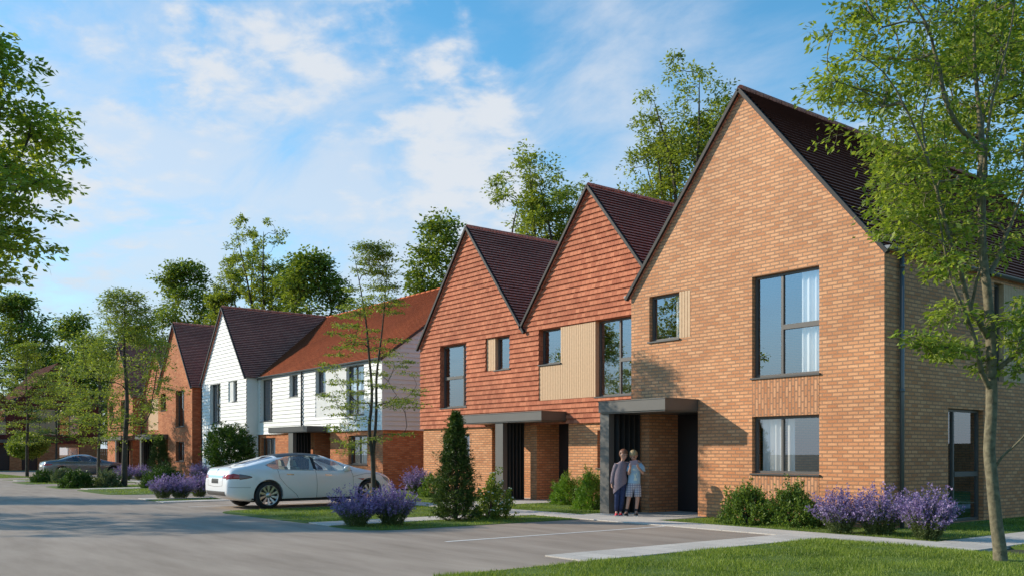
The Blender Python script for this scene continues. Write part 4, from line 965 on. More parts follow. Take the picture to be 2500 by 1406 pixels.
M['car_glass'] = glass_mat('car_glass', (0.62, 0.68, 0.70), 0.12)
M['car_glass_dark'] = glass_mat('dark_car_glass', (0.22, 0.25, 0.28), 0.16)
M['seat'] = plain('cream_leather', (0.72, 0.66, 0.50), 0.6)
M['cabin'] = plain('dark_cabin_trim', (0.03, 0.03, 0.032), 0.8)
M['red_lamp'] = plain('red_lamp_lens', (0.42, 0.012, 0.012), 0.12, coat=1.0)
M['clear_lamp'] = plain('clear_lamp_lens', (0.55, 0.55, 0.57), 0.08, 0.4, coat=1.0)
M['dark_lamp'] = plain('dark_lamp_lens', (0.09, 0.03, 0.03), 0.1, coat=1.0)
M['black_trim'] = plain('black_plastic', (0.015, 0.015, 0.016), 0.5)
M['chrome'] = plain('bright_trim', (0.75, 0.75, 0.76), 0.15, 1.0)
M['seam'] = plain('panel_gap', (0.05, 0.05, 0.05), 0.8)
def make_car(label, loc, rz, S, paint):
    t = thing('car', label, 'car', (loc[0], loc[1], 0), rz)
    ys = [0.0, 0.03, 0.08, 0.16, 0.28, 0.45] + [0.65 + i * (S['L'] - 1.25) / 16 for i in range(17)] + [S['L'] - d for d in (0.42, 0.28, 0.16, 0.08, 0.03, 0.0)]
    bm = bmesh.new(); rings = []
    for y in ys:
        tz = interp(S['top'], y); b = min(interp(S['belt'], y), tz - 0.035); w = interp(S['w'], y); zb = interp(S['bot'], y)
        g = max(0.0, min(1.0, (tz - b - 0.05) / 0.36)); wr = (0.86 * w) * (1 - g) + S['wr'] * g
        zs = zb + (b - zb) * 0.30; zm = zb + (b - zb) * 0.62
        q = [(0, zb), (0.80 * w, zb), (0.95 * w, zb + 0.035), (0.99 * w, zs), (w, zm), (0.988 * w, zm + (b - zm) * 0.66), (0.945 * w, b)]
        x6, z6 = q[-1]; zr = tz - 0.07 * g - 0.012
        q += [(x6 + (wr - x6) * 0.34, b + (zr - b) * 0.36), (x6 + (wr - x6) * 0.74, b + (zr - b) * 0.74), (wr, zr), (wr * 0.62, tz - 0.012 * (1 - g) - 0.012), (wr * 0.3, tz - 0.003), (0, tz)]
        full = q + [(-x, z) for x, z in reversed(q[1:-1])]
        rings.append([bm.verts.new((x, y, z)) for x, z in full])
    n = len(rings[0])
    for i in range(len(rings) - 1):
        for k in range(n): bm.faces.new((rings[i][k], rings[i][(k + 1) % n], rings[i + 1][(k + 1) % n], rings[i + 1][k]))
    for ring in (rings[0], rings[-1]):   # end caps as a strip of quads
        m = n // 2
        for k in range(m):
            a, b_, c, d = ring[k], ring[k + 1], ring[(n - k - 1) % n], ring[(n - k) % n]
            vs = []
            for v in (a, b_, c, d):
                if v not in vs: vs.append(v)
            if len(vs) > 2: bm.faces.new(vs)
    bmesh.ops.recalc_face_normals(bm, faces=bm.faces)
    me = bpy.data.meshes.new('body'); bm.to_mesh(me); bm.free()
    raw = link('raw', me); md = raw.modifiers.new('s', 'SUBSURF'); md.levels = 2; md.render_levels = 2
    solid = eval_mesh(raw); kill(raw)
    bmv = bmesh.new(); bmv.from_mesh(solid); bvh = BVHTree.FromBMesh(bmv); bmv.free()
    body = link('body', solid)
    for p in solid.polygons: p.use_smooth = True
    r = S['r']; cutters = []
    for ax in S['axles']:
        for s in (1, -1): cutters.append(cyl('cut', (ax, r + 0.01), r + 0.045, s * 0.52, s * 1.2))
    # cabin hollow and window openings
    for lo, hi in S['cabin']: pass
    cab = prism('cut', S['cabin_poly'], -0.60, 0.60, 'x'); cutters.append(cab)
    for poly in S['side_glass']: cutters.append(prism('cut', poly, -1.3, 1.3, 'x'))
    for poly, zlo in S['top_glass']: cutters.append(prism('cut', poly, zlo, 2.0, 'z'))
    for c in cutters:
        md = body.modifiers.new('b', 'BOOLEAN'); md.operation = 'DIFFERENCE'; md.solver = 'EXACT'; md.object = c
    cut = eval_mesh(body)
    if len(cut.polygons) > 500:
        body.modifiers.clear(); body.data = cut
    else: body.modifiers.clear()
    kill(*cutters)
    body.data.materials.clear(); body.data.materials.append(paint)
    body.data.polygons.foreach_set('use_smooth', np.ones(len(body.data.polygons), dtype=bool))
    try: body.data.set_sharp_from_angle(angle=R(38))
    except Exception: pass
    body.name = 'body'; body.parent = t
    # cabin lining and seats
    mb = MB(); x = 0.60
    for i in range(len(S['cabin_poly'])):
        a, b = S['cabin_poly'][i], S['cabin_poly'][(i + 1) % len(S['cabin_poly'])]
        if max(a[1], b[1]) < 0.95: mb.face([(-x + .004, a[0], a[1] + .006), (x - .004, a[0], a[1] + .006), (x - .004, b[0], b[1] + .006), (-x + .004, b[0], b[1] + .006)])
    mb.build('cabin_floor', M['cabin'], t)
    for (sx, sy) in S['seats']:
        mb = MB()
        mb.hexa([(sx - .24, sy - .02, .45), (sx + .24, sy - .02, .45), (sx + .24, sy + .5, .48), (sx - .24, sy + .5, .48), (sx - .24, sy - .02, .6), (sx + .24, sy - .02, .6), (sx + .24, sy + .5, .64), (sx - .24, sy + .5, .64)])
        mb.hexa([(sx - .23, sy - .05, .6), (sx + .23, sy - .05, .6), (sx + .23, sy + .08, .6), (sx - .23, sy + .08, .6), (sx - .17, sy - .26, 1.07), (sx + .17, sy - .26, 1.07), (sx + .17, sy - .16, 1.07), (sx - .17, sy - .16, 1.07)])
        s_ = mb.build('seat', S['seatmat'], t)
        mb = MB(); mb.hexa([(sx - .11, sy - .29, 1.09), (sx + .11, sy - .29, 1.09), (sx + .11, sy - .19, 1.09), (sx - .11, sy - .19, 1.09), (sx - .08, sy - .31, 1.25), (sx + .08, sy - .31, 1.25), (sx + .08, sy - .23, 1.25), (sx - .08, sy - .23, 1.25)]); mb.build('headrest', S['seatmat'], s_)
    gl = S.get('glass', M['car_glass'])
    for s in (1, -1):
        for poly in S['side_glass']: poly_patch('side_window', gl, t, bvh, poly, 'x', s, -0.006)
        for ln in S['seams']: mb = MB(); seam(mb, bvh, ln, 'x', s); mb.build('panel_gap', M['seam'], body)
        if S.get('pillar'): poly_patch('door_pillar', M['black_trim'], t, bvh, S['pillar'], 'x', s, 0.002, 4, 10)
        mb = MB(); seam(mb, bvh, S['chrome'], 'x', s, 0.008); mb.build('window_trim', M['chrome'], body)
        for poly in S['handles']: poly_patch('door_handle', M['chrome'] if S['hchrome'] else paint, t, bvh, poly, 'x', s, 0.012, 8, 3)
        poly_patch('sill_trim', M['black_trim'], body, bvh, S['sill'], 'x', s, 0.004, 30, 3)
        for poly, m_, nm in S['lamps_side']: poly_patch(nm, m_, t, bvh, poly, 'x', s, 0.005, 14, 6)
        for poly, m_, nm in S['lamps_rear']: poly_patch(nm, m_, t, bvh, [(s * a, b) for a, b in poly], 'y', -1, 0.005, 14, 6)
        my = S['mirror']; h = bvh.ray_cast(Vector((s * 3, my, S['mz'])), Vector((-s, 0, 0))); bx = (h[0].x if h[0] is not None else s * 0.85)
        mb = MB(); mb.lathe([(-0.09, 0.0), (-0.085, 0.055), (-0.04, 0.075), (0.05, 0.085), (0.08, 0.07), (0.085, 0.0)], (bx + s * 0.11, my, S['mz'] + 0.05), 'x', 16)
        for i, v in enumerate(mb.v): mb.v[i] = (v[0], my + (v[1] - my) * 1.15, v[2])
        mb.tube([(bx - s * 0.02, my, S['mz'] - 0.02), (bx + s * 0.09, my, S['mz'] + 0.02)], 0.028, 8); mb.build('wing_mirror', paint, t)
        for ax in S['axles']: wheel(t, s * (S['tw'] - 0.115), ax, r, 0.23, s, S['spokes'])
    for (poly, zlo), nm in zip(S['top_glass'], ('windscreen', 'rear_window')): poly_patch(nm, M['car_glass_dark'] if nm == 'rear_window' else gl, t, bvh, poly, 'z', 1, -0.004, 18, 14)
    for poly, m_, nm in S['top_patch']: poly_patch(nm, m_, t, bvh, poly, 'z', 1, 0.004, 14, 14)
    for poly, m_, nm in S['rear_patch']: poly_patch(nm, m_, t, bvh, poly, 'y', -1, 0.006, 20, 5)
    for pts, m_ , nm in S['rear_lines']:
        mb = MB(); seam(mb, bvh, pts, 'y', -1, 0.004); mb.build(nm, m_, body)
    mb = MB(); mb.box((-0.72, 0.7, 0.17), (0.72, S['L'] - 0.6, 0.24)); mb.build('underbody', M['black_trim'], t)
    return t, bvh
SED = dict(L=4.97, wr=0.60, r=0.352, axles=(1.06, 4.02), tw=0.985, spokes=10,
    top=[(0, .74), (.03, .90), (.08, 1.0), (.16, 1.07), (.3, 1.095), (.45, 1.115), (.75, 1.20), (1.1, 1.30), (1.5, 1.39), (1.9, 1.435), (2.3, 1.445), (2.7, 1.415), (3.05, 1.33), (3.4, 1.19), (3.75, 1.05), (4.1, .985), (4.5, .89), (4.75, .79), (4.9, .68), (4.97, .56)],
    belt=[(0, .66), (.08, .90), (.2, 1.0), (.6, 1.02), (1.1, 1.0), (2.0, .965), (3.0, .935), (3.7, .93), (4.1, .90), (4.5, .82), (4.75, .70), (4.97, .48)],
    w=[(0, .70), (.04, .80), (.16, .88), (.4, .945), (.75, .985), (1.1, .995), (1.6, .985), (2.5, .975), (3.4, .975), (4.0, .985), (4.4, .945), (4.7, .84), (4.88, .70), (4.97, .52)],
    bot=[(0, .42), (.06, .33), (.25, .24), (.6, .19), (1.1, .17), (4.0, .17), (4.6, .19), (4.85, .25), (4.97, .36)],
    cabin=[], cabin_poly=[(0.95, .50), (3.45, .40), (3.5, .78), (3.25, 1.0), (2.75, 1.33), (2.2, 1.385), (1.75, 1.365), (1.2, 1.2), (0.95, 1.05)],
    side_glass=[[(1.02, 1.125), (1.20, 1.035), (1.46, 1.015), (2.36, .985), (2.36, 1.36), (2.1, 1.365), (1.75, 1.335), (1.4, 1.265)], [(2.44, .982), (3.52, .965), (3.44, 1.03), (3.1, 1.21), (2.8, 1.31), (2.44, 1.358)]],
    top_glass=[([(-.60, 3.62), (.60, 3.62), (.54, 2.92), (-.54, 2.92)], 0.9), ([(-.50, 0.62), (.50, 0.62), (.52, 1.38), (-.52, 1.38)], 1.0)],
    top_patch=[([(-.54, 1.46), (.54, 1.46), (.54, 2.72), (-.54, 2.72)], M['black_trim'], 'glass_roof')],
    seats=[(-.38, 2.25), (.38, 2.25), (-.38, 1.42), (.38, 1.42)], seatmat=M['seat'], hchrome=True, pillar=[(2.355, .988), (2.445, .985), (2.445, 1.352), (2.355, 1.355)],
    seams=[[(1.32, 1.01), (1.36, .80), (1.55, .58), (1.83, .36), (1.9, .26)], [(2.40, .98), (2.42, .6), (2.42, .26)], [(3.46, .96), (3.5, .8), (3.49, .26)], [(.0, .57), (.3, .565), (.58, .56)], [(3.49, .8), (3.9, .88), (4.3, .86), (4.62, .72)]],
    chrome=[(1.04, 1.115), (1.2, 1.026), (1.46, 1.005), (2.4, .974), (3.5, .955)],
    handles=[[(1.55, .865), (1.76, .86), (1.76, .892), (1.55, .897)], [(2.66, .835), (2.87, .83), (2.87, .862), (2.66, .867)]],
    sill=[(.62, .20), (1.5, .19), (3.6, .19), (4.45, .2), (4.45, .25), (3.6, .27), (1.5, .27), (.62, .28)],
    lamps_side=[([(.03, .755), (.2, .765), (.30, .76), (.30, .91), (.16, .92), (.05, .89)], M['red_lamp'], 'tail_light'), ([(.301, .76), (.5, .785), (.66, .82), (.52, .87), (.301, .905)], M['dark_lamp'], 'tail_light'), ([(4.50, .70), (4.72, .60), (4.80, .62), (4.70, .72), (4.42, .82)], M['clear_lamp'], 'headlight'), ([(3.72, .72), (3.78, .70), (3.86, .745), (3.63, .745)], M['red_lamp'], 'side_repeater')],
    lamps_rear=[([(.50, .79), (.84, .77), (.84, .90), (.56, .89)], M['red_lamp'], 'tail_light')],
    rear_patch=[([(-.50, .805), (.50, .805), (.50, .86), (-.50, .86)], M['chrome'], 'boot_trim'), ([(-.23, .66), (.23, .66), (.23, .78), (-.23, .78)], M['black_trim'], 'number_plate_recess'), ([(-.62, .35), (.62, .35), (.66, .46), (-.66, .46)], M['disc'], 'diffuser')],
    rear_lines=[([(-.52, .80), (-.50, .60), (0, .57), (.50, .60), (.52, .80)], M['seam'], 'boot_gap')], mirror=3.28, mz=0.965)
car, cb = make_car('white electric saloon parked nose in toward the white house, with red tail lamps', (-23.68, 8.66), 0.0, SED, M['white_paint'])
# the small dark T-shaped badge and lettering on the boot
def boot_mark(parts, z0, nm):
    mb = MB()
    for (x0, a0, x1, a1) in parts:
        p = []
        for (x, z) in ((x0, a0), (x1, a0), (x1, a1), (x0, a1)):
            h = cb.ray_cast(Vector((x, -20, z0 + z)), Vector((0, 1, 0)))
            if h[0] is not None: p.append(h[0] + Vector((0, -0.006, 0)))
        if len(p) == 4: mb.face(p)
    if mb.f: mb.build(nm, M['black_trim'], car)
boot_mark([(-.04, .055, .04, .07), (-.03, .04, .03, .052), (-.009, -.045, .009, .04)], 0.955, 'badge')
COUPE = dict(SED); COUPE.update(pillar=None, L=4.64, wr=0.56, r=0.335, axles=(0.95, 3.76), tw=0.90, spokes=10,
    top=[(0, .70), (.03, .86), (.08, .95), (.16, 1.0), (.3, 1.03), (.5, 1.05), (.8, 1.09), (1.1, 1.18), (1.5, 1.30), (1.9, 1.365), (2.3, 1.375), (2.6, 1.34), (2.9, 1.24), (3.2, 1.10), (3.5, 1.0), (3.9, .94), (4.25, .87), (4.45, .80), (4.58, .70), (4.64, .58)],
    belt=[(0, .62), (.08, .86), (.2, .93), (.6, .95), (1.1, .94), (2.0, .915), (3.0, .90), (3.5, .90), (3.9, .86), (4.3, .78), (4.5, .70), (4.64, .48)],
    w=[(0, .70), (.04, .76), (.16, .82), (.4, .88), (.75, .91), (1.1, .915), (1.6, .905), (2.5, .90), (3.2, .90), (3.7, .91), (4.1, .88), (4.4, .80), (4.56, .70), (4.64, .55)],
    bot=[(0, .42), (.06, .33), (.25, .24), (.6, .19), (1.1, .17), (3.8, .17), (4.3, .19), (4.5, .25), (4.64, .36)],
    cabin_poly=[(0.95, .50), (3.0, .42), (3.05, .75), (2.95, .95), (2.55, 1.25), (2.2, 1.315), (1.75, 1.30), (1.3, 1.14), (1.05, 1.0)],
    side_glass=[[(1.12, 1.03), (1.24, .985), (2.0, .955), (1.86, 1.285), (1.6, 1.235), (1.35, 1.14)], [(2.08, .95), (3.06, .93), (3.0, .99), (2.75, 1.14), (2.5, 1.24), (2.2, 1.295), (1.94, 1.29)]],
    top_glass=[([(-.56, 3.22), (.56, 3.22), (.5, 2.66), (-.5, 2.66)], 0.88), ([(-.46, .78), (.46, .78), (.48, 1.42), (-.48, 1.42)], 0.98)],
    top_patch=[], seats=[(-.36, 2.05), (.36, 2.05)], seatmat=M['cabin'], hchrome=False,
    seams=[[(1.72, .95), (1.76, .6), (1.82, .26)], [(3.1, .92), (3.12, .7), (3.1, .26)], [(.0, .55), (.5, .55)]], chrome=[(1.14, 1.02), (1.24, .978), (2.0, .947), (3.05, .922)],
    handles=[[(1.9, .80), (2.1, .797), (2.1, .825), (1.9, .828)]], sill=[(.55, .20), (1.4, .19), (3.4, .19), (4.15, .2), (4.15, .24), (3.4, .25), (1.4, .25), (.55, .26)],
    lamps_side=[([(.03, .72), (.2, .73), (.42, .77), (.45, .84), (.2, .85), (.05, .83)], M['red_lamp'], 'tail_light'), ([(4.2, .68), (4.42, .60), (4.5, .62), (4.40, .72), (4.1, .79)], M['clear_lamp'], 'headlight'), ([(3.3, .66), (3.62, .67), (3.62, .70), (3.3, .685)], M['chrome'], 'side_vent')],
    lamps_rear=[([(.42, .74), (.78, .72), (.78, .84), (.48, .83)], M['red_lamp'], 'tail_light')],
    rear_patch=[([(-.26, .66), (.26, .66), (.26, .77), (-.26, .77)], M['petal'], 'number_plate')], rear_lines=[], mirror=2.95, mz=0.93)
make_car('grey two door coupe parked side on behind the row of round shrubs', (-58.9, 11.35), 0.0, COUPE, M['grey_paint'])
# ------------------------------------------------------------------ the two children (local x = right of the view, y = away, z = up)
M['skin'] = plain('skin', (0.52, 0.30, 0.22), 0.55, noise=0.06, nscale=12)
M['hair_red'] = plain('auburn_hair', (0.20, 0.075, 0.035), 0.55, noise=0.3, nscale=60)
M['hair_fair'] = plain('fair_hair', (0.40, 0.28, 0.14), 0.55, noise=0.25, nscale=60)
M['knit'] = plain('mauve_grey_knit', (0.22, 0.175, 0.205), 0.95, noise=0.25, nscale=90, bump=0.5)
M['denim'] = plain('dark_denim', (0.02, 0.035, 0.10), 0.85, noise=0.3, nscale=30)
M['red_shoe'] = plain('red_canvas', (0.55, 0.02, 0.05), 0.7)
M['sole'] = plain('white_sole', (0.65, 0.63, 0.6), 0.7)
M['shirt'] = plain('pale_blue_cotton', (0.36, 0.53, 0.66), 0.9, noise=0.06, nscale=12)
M['print'] = plain('pale_shirt_print', (0.70, 0.76, 0.68), 0.9)
M['black_shoe'] = plain('black_canvas', (0.02, 0.02, 0.022), 0.8)
M['sock'] = plain('black_sock', (0.025, 0.025, 0.03), 0.9)
M['eye'] = plain('dark_eye', (0.03, 0.02, 0.018), 0.2)
M['lip'] = plain('lip', (0.45, 0.16, 0.14), 0.5)
M['tablet'] = plain('pink_grey_tablet_case', (0.42, 0.27, 0.28), 0.5)
def plaid_mat():
    m, nt, b = new_mat('navy_plaid'); tc = N(nt, 'ShaderNodeTexCoord'); sp = N(nt, 'ShaderNodeSeparateXYZ'); L(nt, tc, 'Object', sp, 'Vector')
    def stripe(ax, per, duty):
        a = N(nt, 'ShaderNodeMath', operation='MULTIPLY'); a.inputs[1].default_value = 1 / per; L(nt, sp, ax, a, 0)
        f = N(nt, 'ShaderNodeMath', operation='FRACT'); L(nt, a, 0, f, 0)
        g = N(nt, 'ShaderNodeMath', operation='LESS_THAN'); g.inputs[1].default_value = duty; L(nt, f, 0, g, 0); return g
    col = (0.50, 0.50, 0.54); prev = None
    for ax, per, duty, c in (('X', 0.052, 0.5, (0.05, 0.06, 0.18)), ('Z', 0.052, 0.5, (0.05, 0.06, 0.18)), ('X', 0.026, 0.16, (0.75, 0.75, 0.76)), ('Z', 0.026, 0.16, (0.75, 0.75, 0.76))):
        s = stripe(ax, per, duty); mx = mixc(nt); sc = N(nt, 'ShaderNodeMath', operation='MULTIPLY'); sc.inputs[1].default_value = 0.6; L(nt, s, 0, sc, 0); L(nt, sc, 0, mx, 0)
        if prev is None: mx.inputs[6].default_value = rgba(col)
        else: L(nt, prev, 2, mx, 6)
        mx.inputs[7].default_value = rgba(c); prev = mx
    L(nt, prev, 2, b, 'Base Color'); b.inputs['Roughness'].default_value = 0.9; return m
M['plaid'] = plaid_mat()
def skin_obj(name, nodes, edges, mat, parent, sub=2):
    keys = list(nodes); me = bpy.data.meshes.new(name)
    me.from_pydata([nodes[k][:3] for k in keys], [(keys.index(a), keys.index(b)) for a, b in edges], [])
    o = link('tmp', me); md = o.modifiers.new('k', 'SKIN'); md.use_smooth_shade = True
    sv = me.skin_vertices[0].data
    for i, k in enumerate(keys): sv[i].radius = (nodes[k][3], nodes[k][4] if len(nodes[k]) > 4 else nodes[k][3]); sv[i].use_root = (i == 0)
    s = o.modifiers.new('s', 'SUBSURF'); s.levels = sub; s.render_levels = sub
    m2 = eval_mesh(o); kill(o); m2.name = name; m2.materials.clear(); m2.materials.append(mat)
    m2.polygons.foreach_set('use_smooth', np.ones(len(m2.polygons), dtype=bool))
    return link(name, m2, parent)
def hand(nodes, edges, key, p, d, side, curl, s=1.0):
    """palm and five separate fingers continuing from a wrist node"""
    p = Vector(p); d = Vector(d).normalized(); side = Vector(side).normalized(); n = d.cross(side); curl = Vector(curl)
    nodes[key + 'palm'] = tuple(p + d * 0.045 * s) + (0.024 * s, 0.015 * s); edges.append((key + 'wrist', key + 'palm'))
    for i, (o, l) in enumerate(((-0.021, .052), (-0.007, .06), (0.007, .056), (0.021, .044))):
        b = p + d * 0.068 * s + side * o * s; m = b + d * l * 0.5 * s + curl * 0.010 * s; e = m + d * l * 0.4 * s + curl * 0.026 * s
        for j, q in enumerate((b, m, e)): nodes[f'{key}f{i}{j}'] = tuple(q) + ((0.0085, 0.0078, 0.0065)[j] * s,)
        edges += [(key + 'palm', f'{key}f{i}0'), (f'{key}f{i}0', f'{key}f{i}1'), (f'{key}f{i}1', f'{key}f{i}2')]
    b = p + d * 0.03 * s - side * 0.026 * s; e = b + d * 0.026 * s - side * 0.018 * s + curl * 0.02 * s
    nodes[key + 't0'] = tuple(b) + (0.010 * s,); nodes[key + 't1'] = tuple(e) + (0.008 * s,); edges += [(key + 'palm', key + 't0'), (key + 't0', key + 't1')]
def head(nodes, edges, c, f, neck):
    """c: head centre, f: face direction; adds skull, jaw, nose and ears to the body chain"""
    c = Vector(c); f = Vector(f).normalized(); up = Vector((0, 0, 1)); r = f.cross(up).normalized(); u = r.cross(f).normalized()
    for k, o, rad in (('jaw', f * 0.028 - u * 0.068, 0.058), ('skull', u * 0.005 - f * 0.006, 0.086), ('crown', u * 0.055 - f * 0.012, 0.072)): nodes[k] = tuple(c + o) + (rad, rad)
    edges += [(neck, 'jaw'), ('jaw', 'skull'), ('skull', 'crown')]
    nodes['nose0'] = tuple(c + f * 0.072 - u * 0.005) + (0.014,); nodes['nose1'] = tuple(c + f * 0.100 - u * 0.028) + (0.011,); edges += [('skull', 'nose0'), ('nose0', 'nose1')]
    for s in (1, -1):
        nodes[f'ear{s}'] = tuple(c + r * s * 0.085 - u * 0.008) + (0.012,); nodes[f'eart{s}'] = tuple(c + r * s * 0.094 + u * 0.008 - f * 0.006) + (0.014,); edges += [('skull', f'ear{s}'), (f'ear{s}', f'eart{s}')]
    return c, f, r, u
def face(parent, c, f, r, u):
    for s in (1, -1):
        mb = MB(); p = c + f * 0.083 + r * s * 0.034 + u * 0.004
        mb.tube([p - r * 0.013, p - f * 0.001 + u * 0.002, p + r * 0.013], [0.003, 0.0075, 0.003], 6); mb.build('eye', M['eye'], parent)
        mb = MB(); p = c + f * 0.084 + r * s * 0.034 + u * 0.024; mb.tube([p - r * 0.018, p + u * 0.004, p + r * 0.018], [0.003, 0.004, 0.003], 5); mb.build('eyebrow', M['hair_red'], parent)
    mb = MB(); p = c + f * 0.082 - u * 0.062; mb.tube([p - r * 0.024 + u * 0.004, p + f * 0.004, p + r * 0.024 + u * 0.004], [0.003, 0.0075, 0.003], 6); mb.build('mouth', M['lip'], parent)
def hair(parent, c, f, r, u, rad, mat, fringe, tail=None, low=-0.05):
    bm = bmesh.new(); bmesh.ops.create_uvsphere(bm, u_segments=28, v_segments=18, radius=1.0)
    cc = c + u * 0.018 - f * 0.014
    for v in bm.verts:
        q = v.co.copy(); n = 1 + 0.03 * math.sin(q.x * 23 + q.z * 5) + 0.02 * math.sin(q.y * 31)
        v.co = cc + r * q.x * rad * 0.98 * n + f * q.y * rad * 1.08 * n + u * q.z * rad * 1.08 * n
    dele = []
    for fc in bm.faces:
        q = fc.calc_center_median() - c; a, b_ = q.dot(f), q.dot(u)
        if (a > -0.005 and b_ < fringe - 0.25 * abs(q.dot(r))) or b_ < low - 0.5 * max(0, -a) * 0: dele.append(fc)
    bmesh.ops.delete(bm, geom=dele, context='FACES')
    me = bpy.data.meshes.new('hair'); bm.to_mesh(me); bm.free(); me.materials.append(mat)
    me.polygons.foreach_set('use_smooth', np.ones(len(me.polygons), dtype=bool))
    o = link('hair', me, parent)
    if tail:
        mb = MB(); mb.tube(tail, [0.022, 0.030, 0.026, 0.018, 0.004], 8); mb.build('ponytail', mat, o)
    return o
def loft(mb, rings, n=28):
    i0 = len(mb.v)
    for (cx, cy, cz, rx, ry, tilt, tz) in rings:
        for k in range(n):
            t = 2 * math.pi * k / n; x = math.cos(t); y = math.sin(t); w = 1 + 0.02 * math.sin(5 * t + cz * 20)
            mb.v.append((cx + rx * x * w, cy + ry * y * w, cz + tilt * x * rx + tz * y))
    for i in range(len(rings) - 1):
        for k in range(n):
            k2 = (k + 1) % n; mb.f.append((i0 + i * n + k, i0 + i * n + k2, i0 + (i + 1) * n + k2, i0 + (i + 1) * n + k)); mb.uv += [(0, 0)] * 4; mb.sm.append(True)
def shoe(parent, heel, toe, mat, name='shoe'):
    heel, toe = Vector(heel), Vector(toe); d = (toe - heel).normalized(); s = d.cross(Vector((0, 0, 1))); mb = MB()
    for t, w, h in ((0, .028, .075), (0.3, .036, .08), (0.62, .042, .058), (0.88, .040, .042), (1.0, .022, .028)): pass
    rings = [(0, .024, .07), (0.08, .034, .085), (0.35, .038, .078), (0.65, .044, .055), (0.9, .040, .042), (1.0, .018, .03)]
    i0 = len(mb.v); n = 12
    for t, w, h in rings:
        p = heel.lerp(toe, t)
        for k in range(n):
            a = 2 * math.pi * k / n; mb.v.append(tuple(Vector((p.x, p.y, 0.014)) + s * w * math.cos(a) + Vector((0, 0, max(-0.012, h * math.sin(a))))))
    for i in range(len(rings) - 1):
        for k in range(n): k2 = (k + 1) % n; mb.f.append((i0 + i * n + k, i0 + i * n + k2, i0 + (i + 1) * n + k2, i0 + (i + 1) * n + k)); mb.uv += [(0, 0)] * 4; mb.sm.append(True)
    mb.f.append(tuple(i0 + k for k in range(n))); mb.uv += [(0, 0)] * n; mb.sm.append(True)
    sh = mb.build(name, mat, parent)
    mb = MB(); mb.beam(heel.lerp(toe, -0.02) * Vector((1, 1, 0)).x if False else Vector((heel.x, heel.y, 0.008)) - d * 0.004, Vector((toe.x, toe.y, 0.008)) + d * 0.002, s * 0.074, Vector((0, 0, 0.015))); mb.build('sole', M['sole'], sh)
PX, PY = ground(1515, 1260.5); ZP = 0.02
# girl
girl = thing('person', 'girl in a long mauve grey jumper and dark jeans with an arm around the boy', 'person', (PX, PY, 0), R(YAW), 'children standing in the porch'); girl.location.z = ZP
nd = {'pelvis': (-.01, .03, .76, .10, .085), 'belly': (-.005, .02, .90, .088, .075), 'chest': (.015, .02, 1.08, .10, .08), 'collar': (.035, .015, 1.19, .055, .05), 'neck': (.05, .0, 1.255, .038),
      'hl': (-.065, .03, .70, .070), 'kl': (-.078, .01, .42, .047), 'al': (-.088, .045, .10, .032), 'tl': (-.095, -.05, .045, .028),
      'hr': (.05, .035, .70, .070), 'kr': (.04, .02, .42, .047), 'ar': (.005, .06, .10, .032), 'tr': (.0, -.035, .045, .028),
      'sl': (-.085, .02, 1.155, .045), 'el': (-.16, .035, .94, .034), 'Lwrist': (-.195, .005, .735, .023),
      'sr': (.13, .045, 1.16, .045), 'er': (.29, .115, 1.17, .034), 'Rwrist': (.42, .055, 1.235, .023)}
ed = [('pelvis', 'belly'), ('belly', 'chest'), ('chest', 'collar'), ('collar', 'neck'), ('pelvis', 'hl'), ('hl', 'kl'), ('kl', 'al'), ('al', 'tl'), ('pelvis', 'hr'), ('hr', 'kr'), ('kr', 'ar'), ('ar', 'tr'), ('chest', 'sl'), ('sl', 'el'), ('el', 'Lwrist'), ('chest', 'sr'), ('sr', 'er'), ('er', 'Rwrist')]
hand(nd, ed, 'L', nd['Lwrist'][:3], (-.05, -.05, -1), (0.3, -1, 0), (0.6, -.3, .2)); hand(nd, ed, 'R', nd['Rwrist'][:3], (0.45, -.7, -.45), (0.7, 0.3, .4), (-.2, -.5, -.8))
hc = head(nd, ed, (.072, -.02, 1.385), (.38, -.86, -.36), 'neck')
skin_obj('body', nd, ed, M['skin'], girl)
face(girl, *hc); c, f, r, u = hc
hair(girl, c, f, r, u, 0.101, M['hair_red'], 0.072, [c - f * 0.08 + u * 0.02 - r * 0.0, c - f * 0.125 - u * 0.02, c - f * 0.115 - u * 0.09 + r * -.02, c - f * 0.09 - u * 0.16 + r * -.03, c - f * 0.07 - u * 0.22 + r * -.03])
mb = MB()
loft(mb, [(.042, .008, 1.235, .052, .05, .0, 0), (.035, .015, 1.205, .085, .062, .0, 0), (.025, .02, 1.17, .135, .085, .0, 0), (.02, .02, 1.08, .130, .10, -.05, 0), (.0, .015, .95, .135, .108, -.05, -.02), (-.005, .015, .83, .15, .115, .1, -.02), (-.008, .02, .72, .158, .12, .45, -.03), (-.01, .02, .615, .152, .122, .80, -.03)])
mb.tube([(-.07, .02, 1.165), (-.11, .025, 1.10), (-.16, .035, .94), (-.19, .012, .78), (-.197, .003, .725)], [.066, .062, .052, .040, .036], 12); mb.tube([(.11, .045, 1.16), (.2, .085, 1.165), (.29, .115, 1.172), (.37, .09, 1.21), (.41, .06, 1.232)], [.062, .056, .05, .042, .037], 12)
mb.build('jumper', M['knit'], girl)
mb = MB(); loft(mb, [(-.01, .03, .82, .115, .09, 0, 0), (-.008, .03, .70, .135, .098, 0, 0), (-.008, .03, .62, .09, .07, 0, 0)]); mb.tube([(-.04, .03, .80), (-.062, .03, .70), (-.072, .02, .56), (-.078, .012, .42), (-.084, .03, .25), (-.088, .045, .10)], [.085, .085, .072, .056, .052, .042], 14); mb.tube([(.03, .03, .80), (.05, .035, .70), (.046, .03, .56), (.04, .02, .42), (.022, .04, .25), (.005, .06, .11)], [.085, .085, .072, .056, .052, .042], 14)
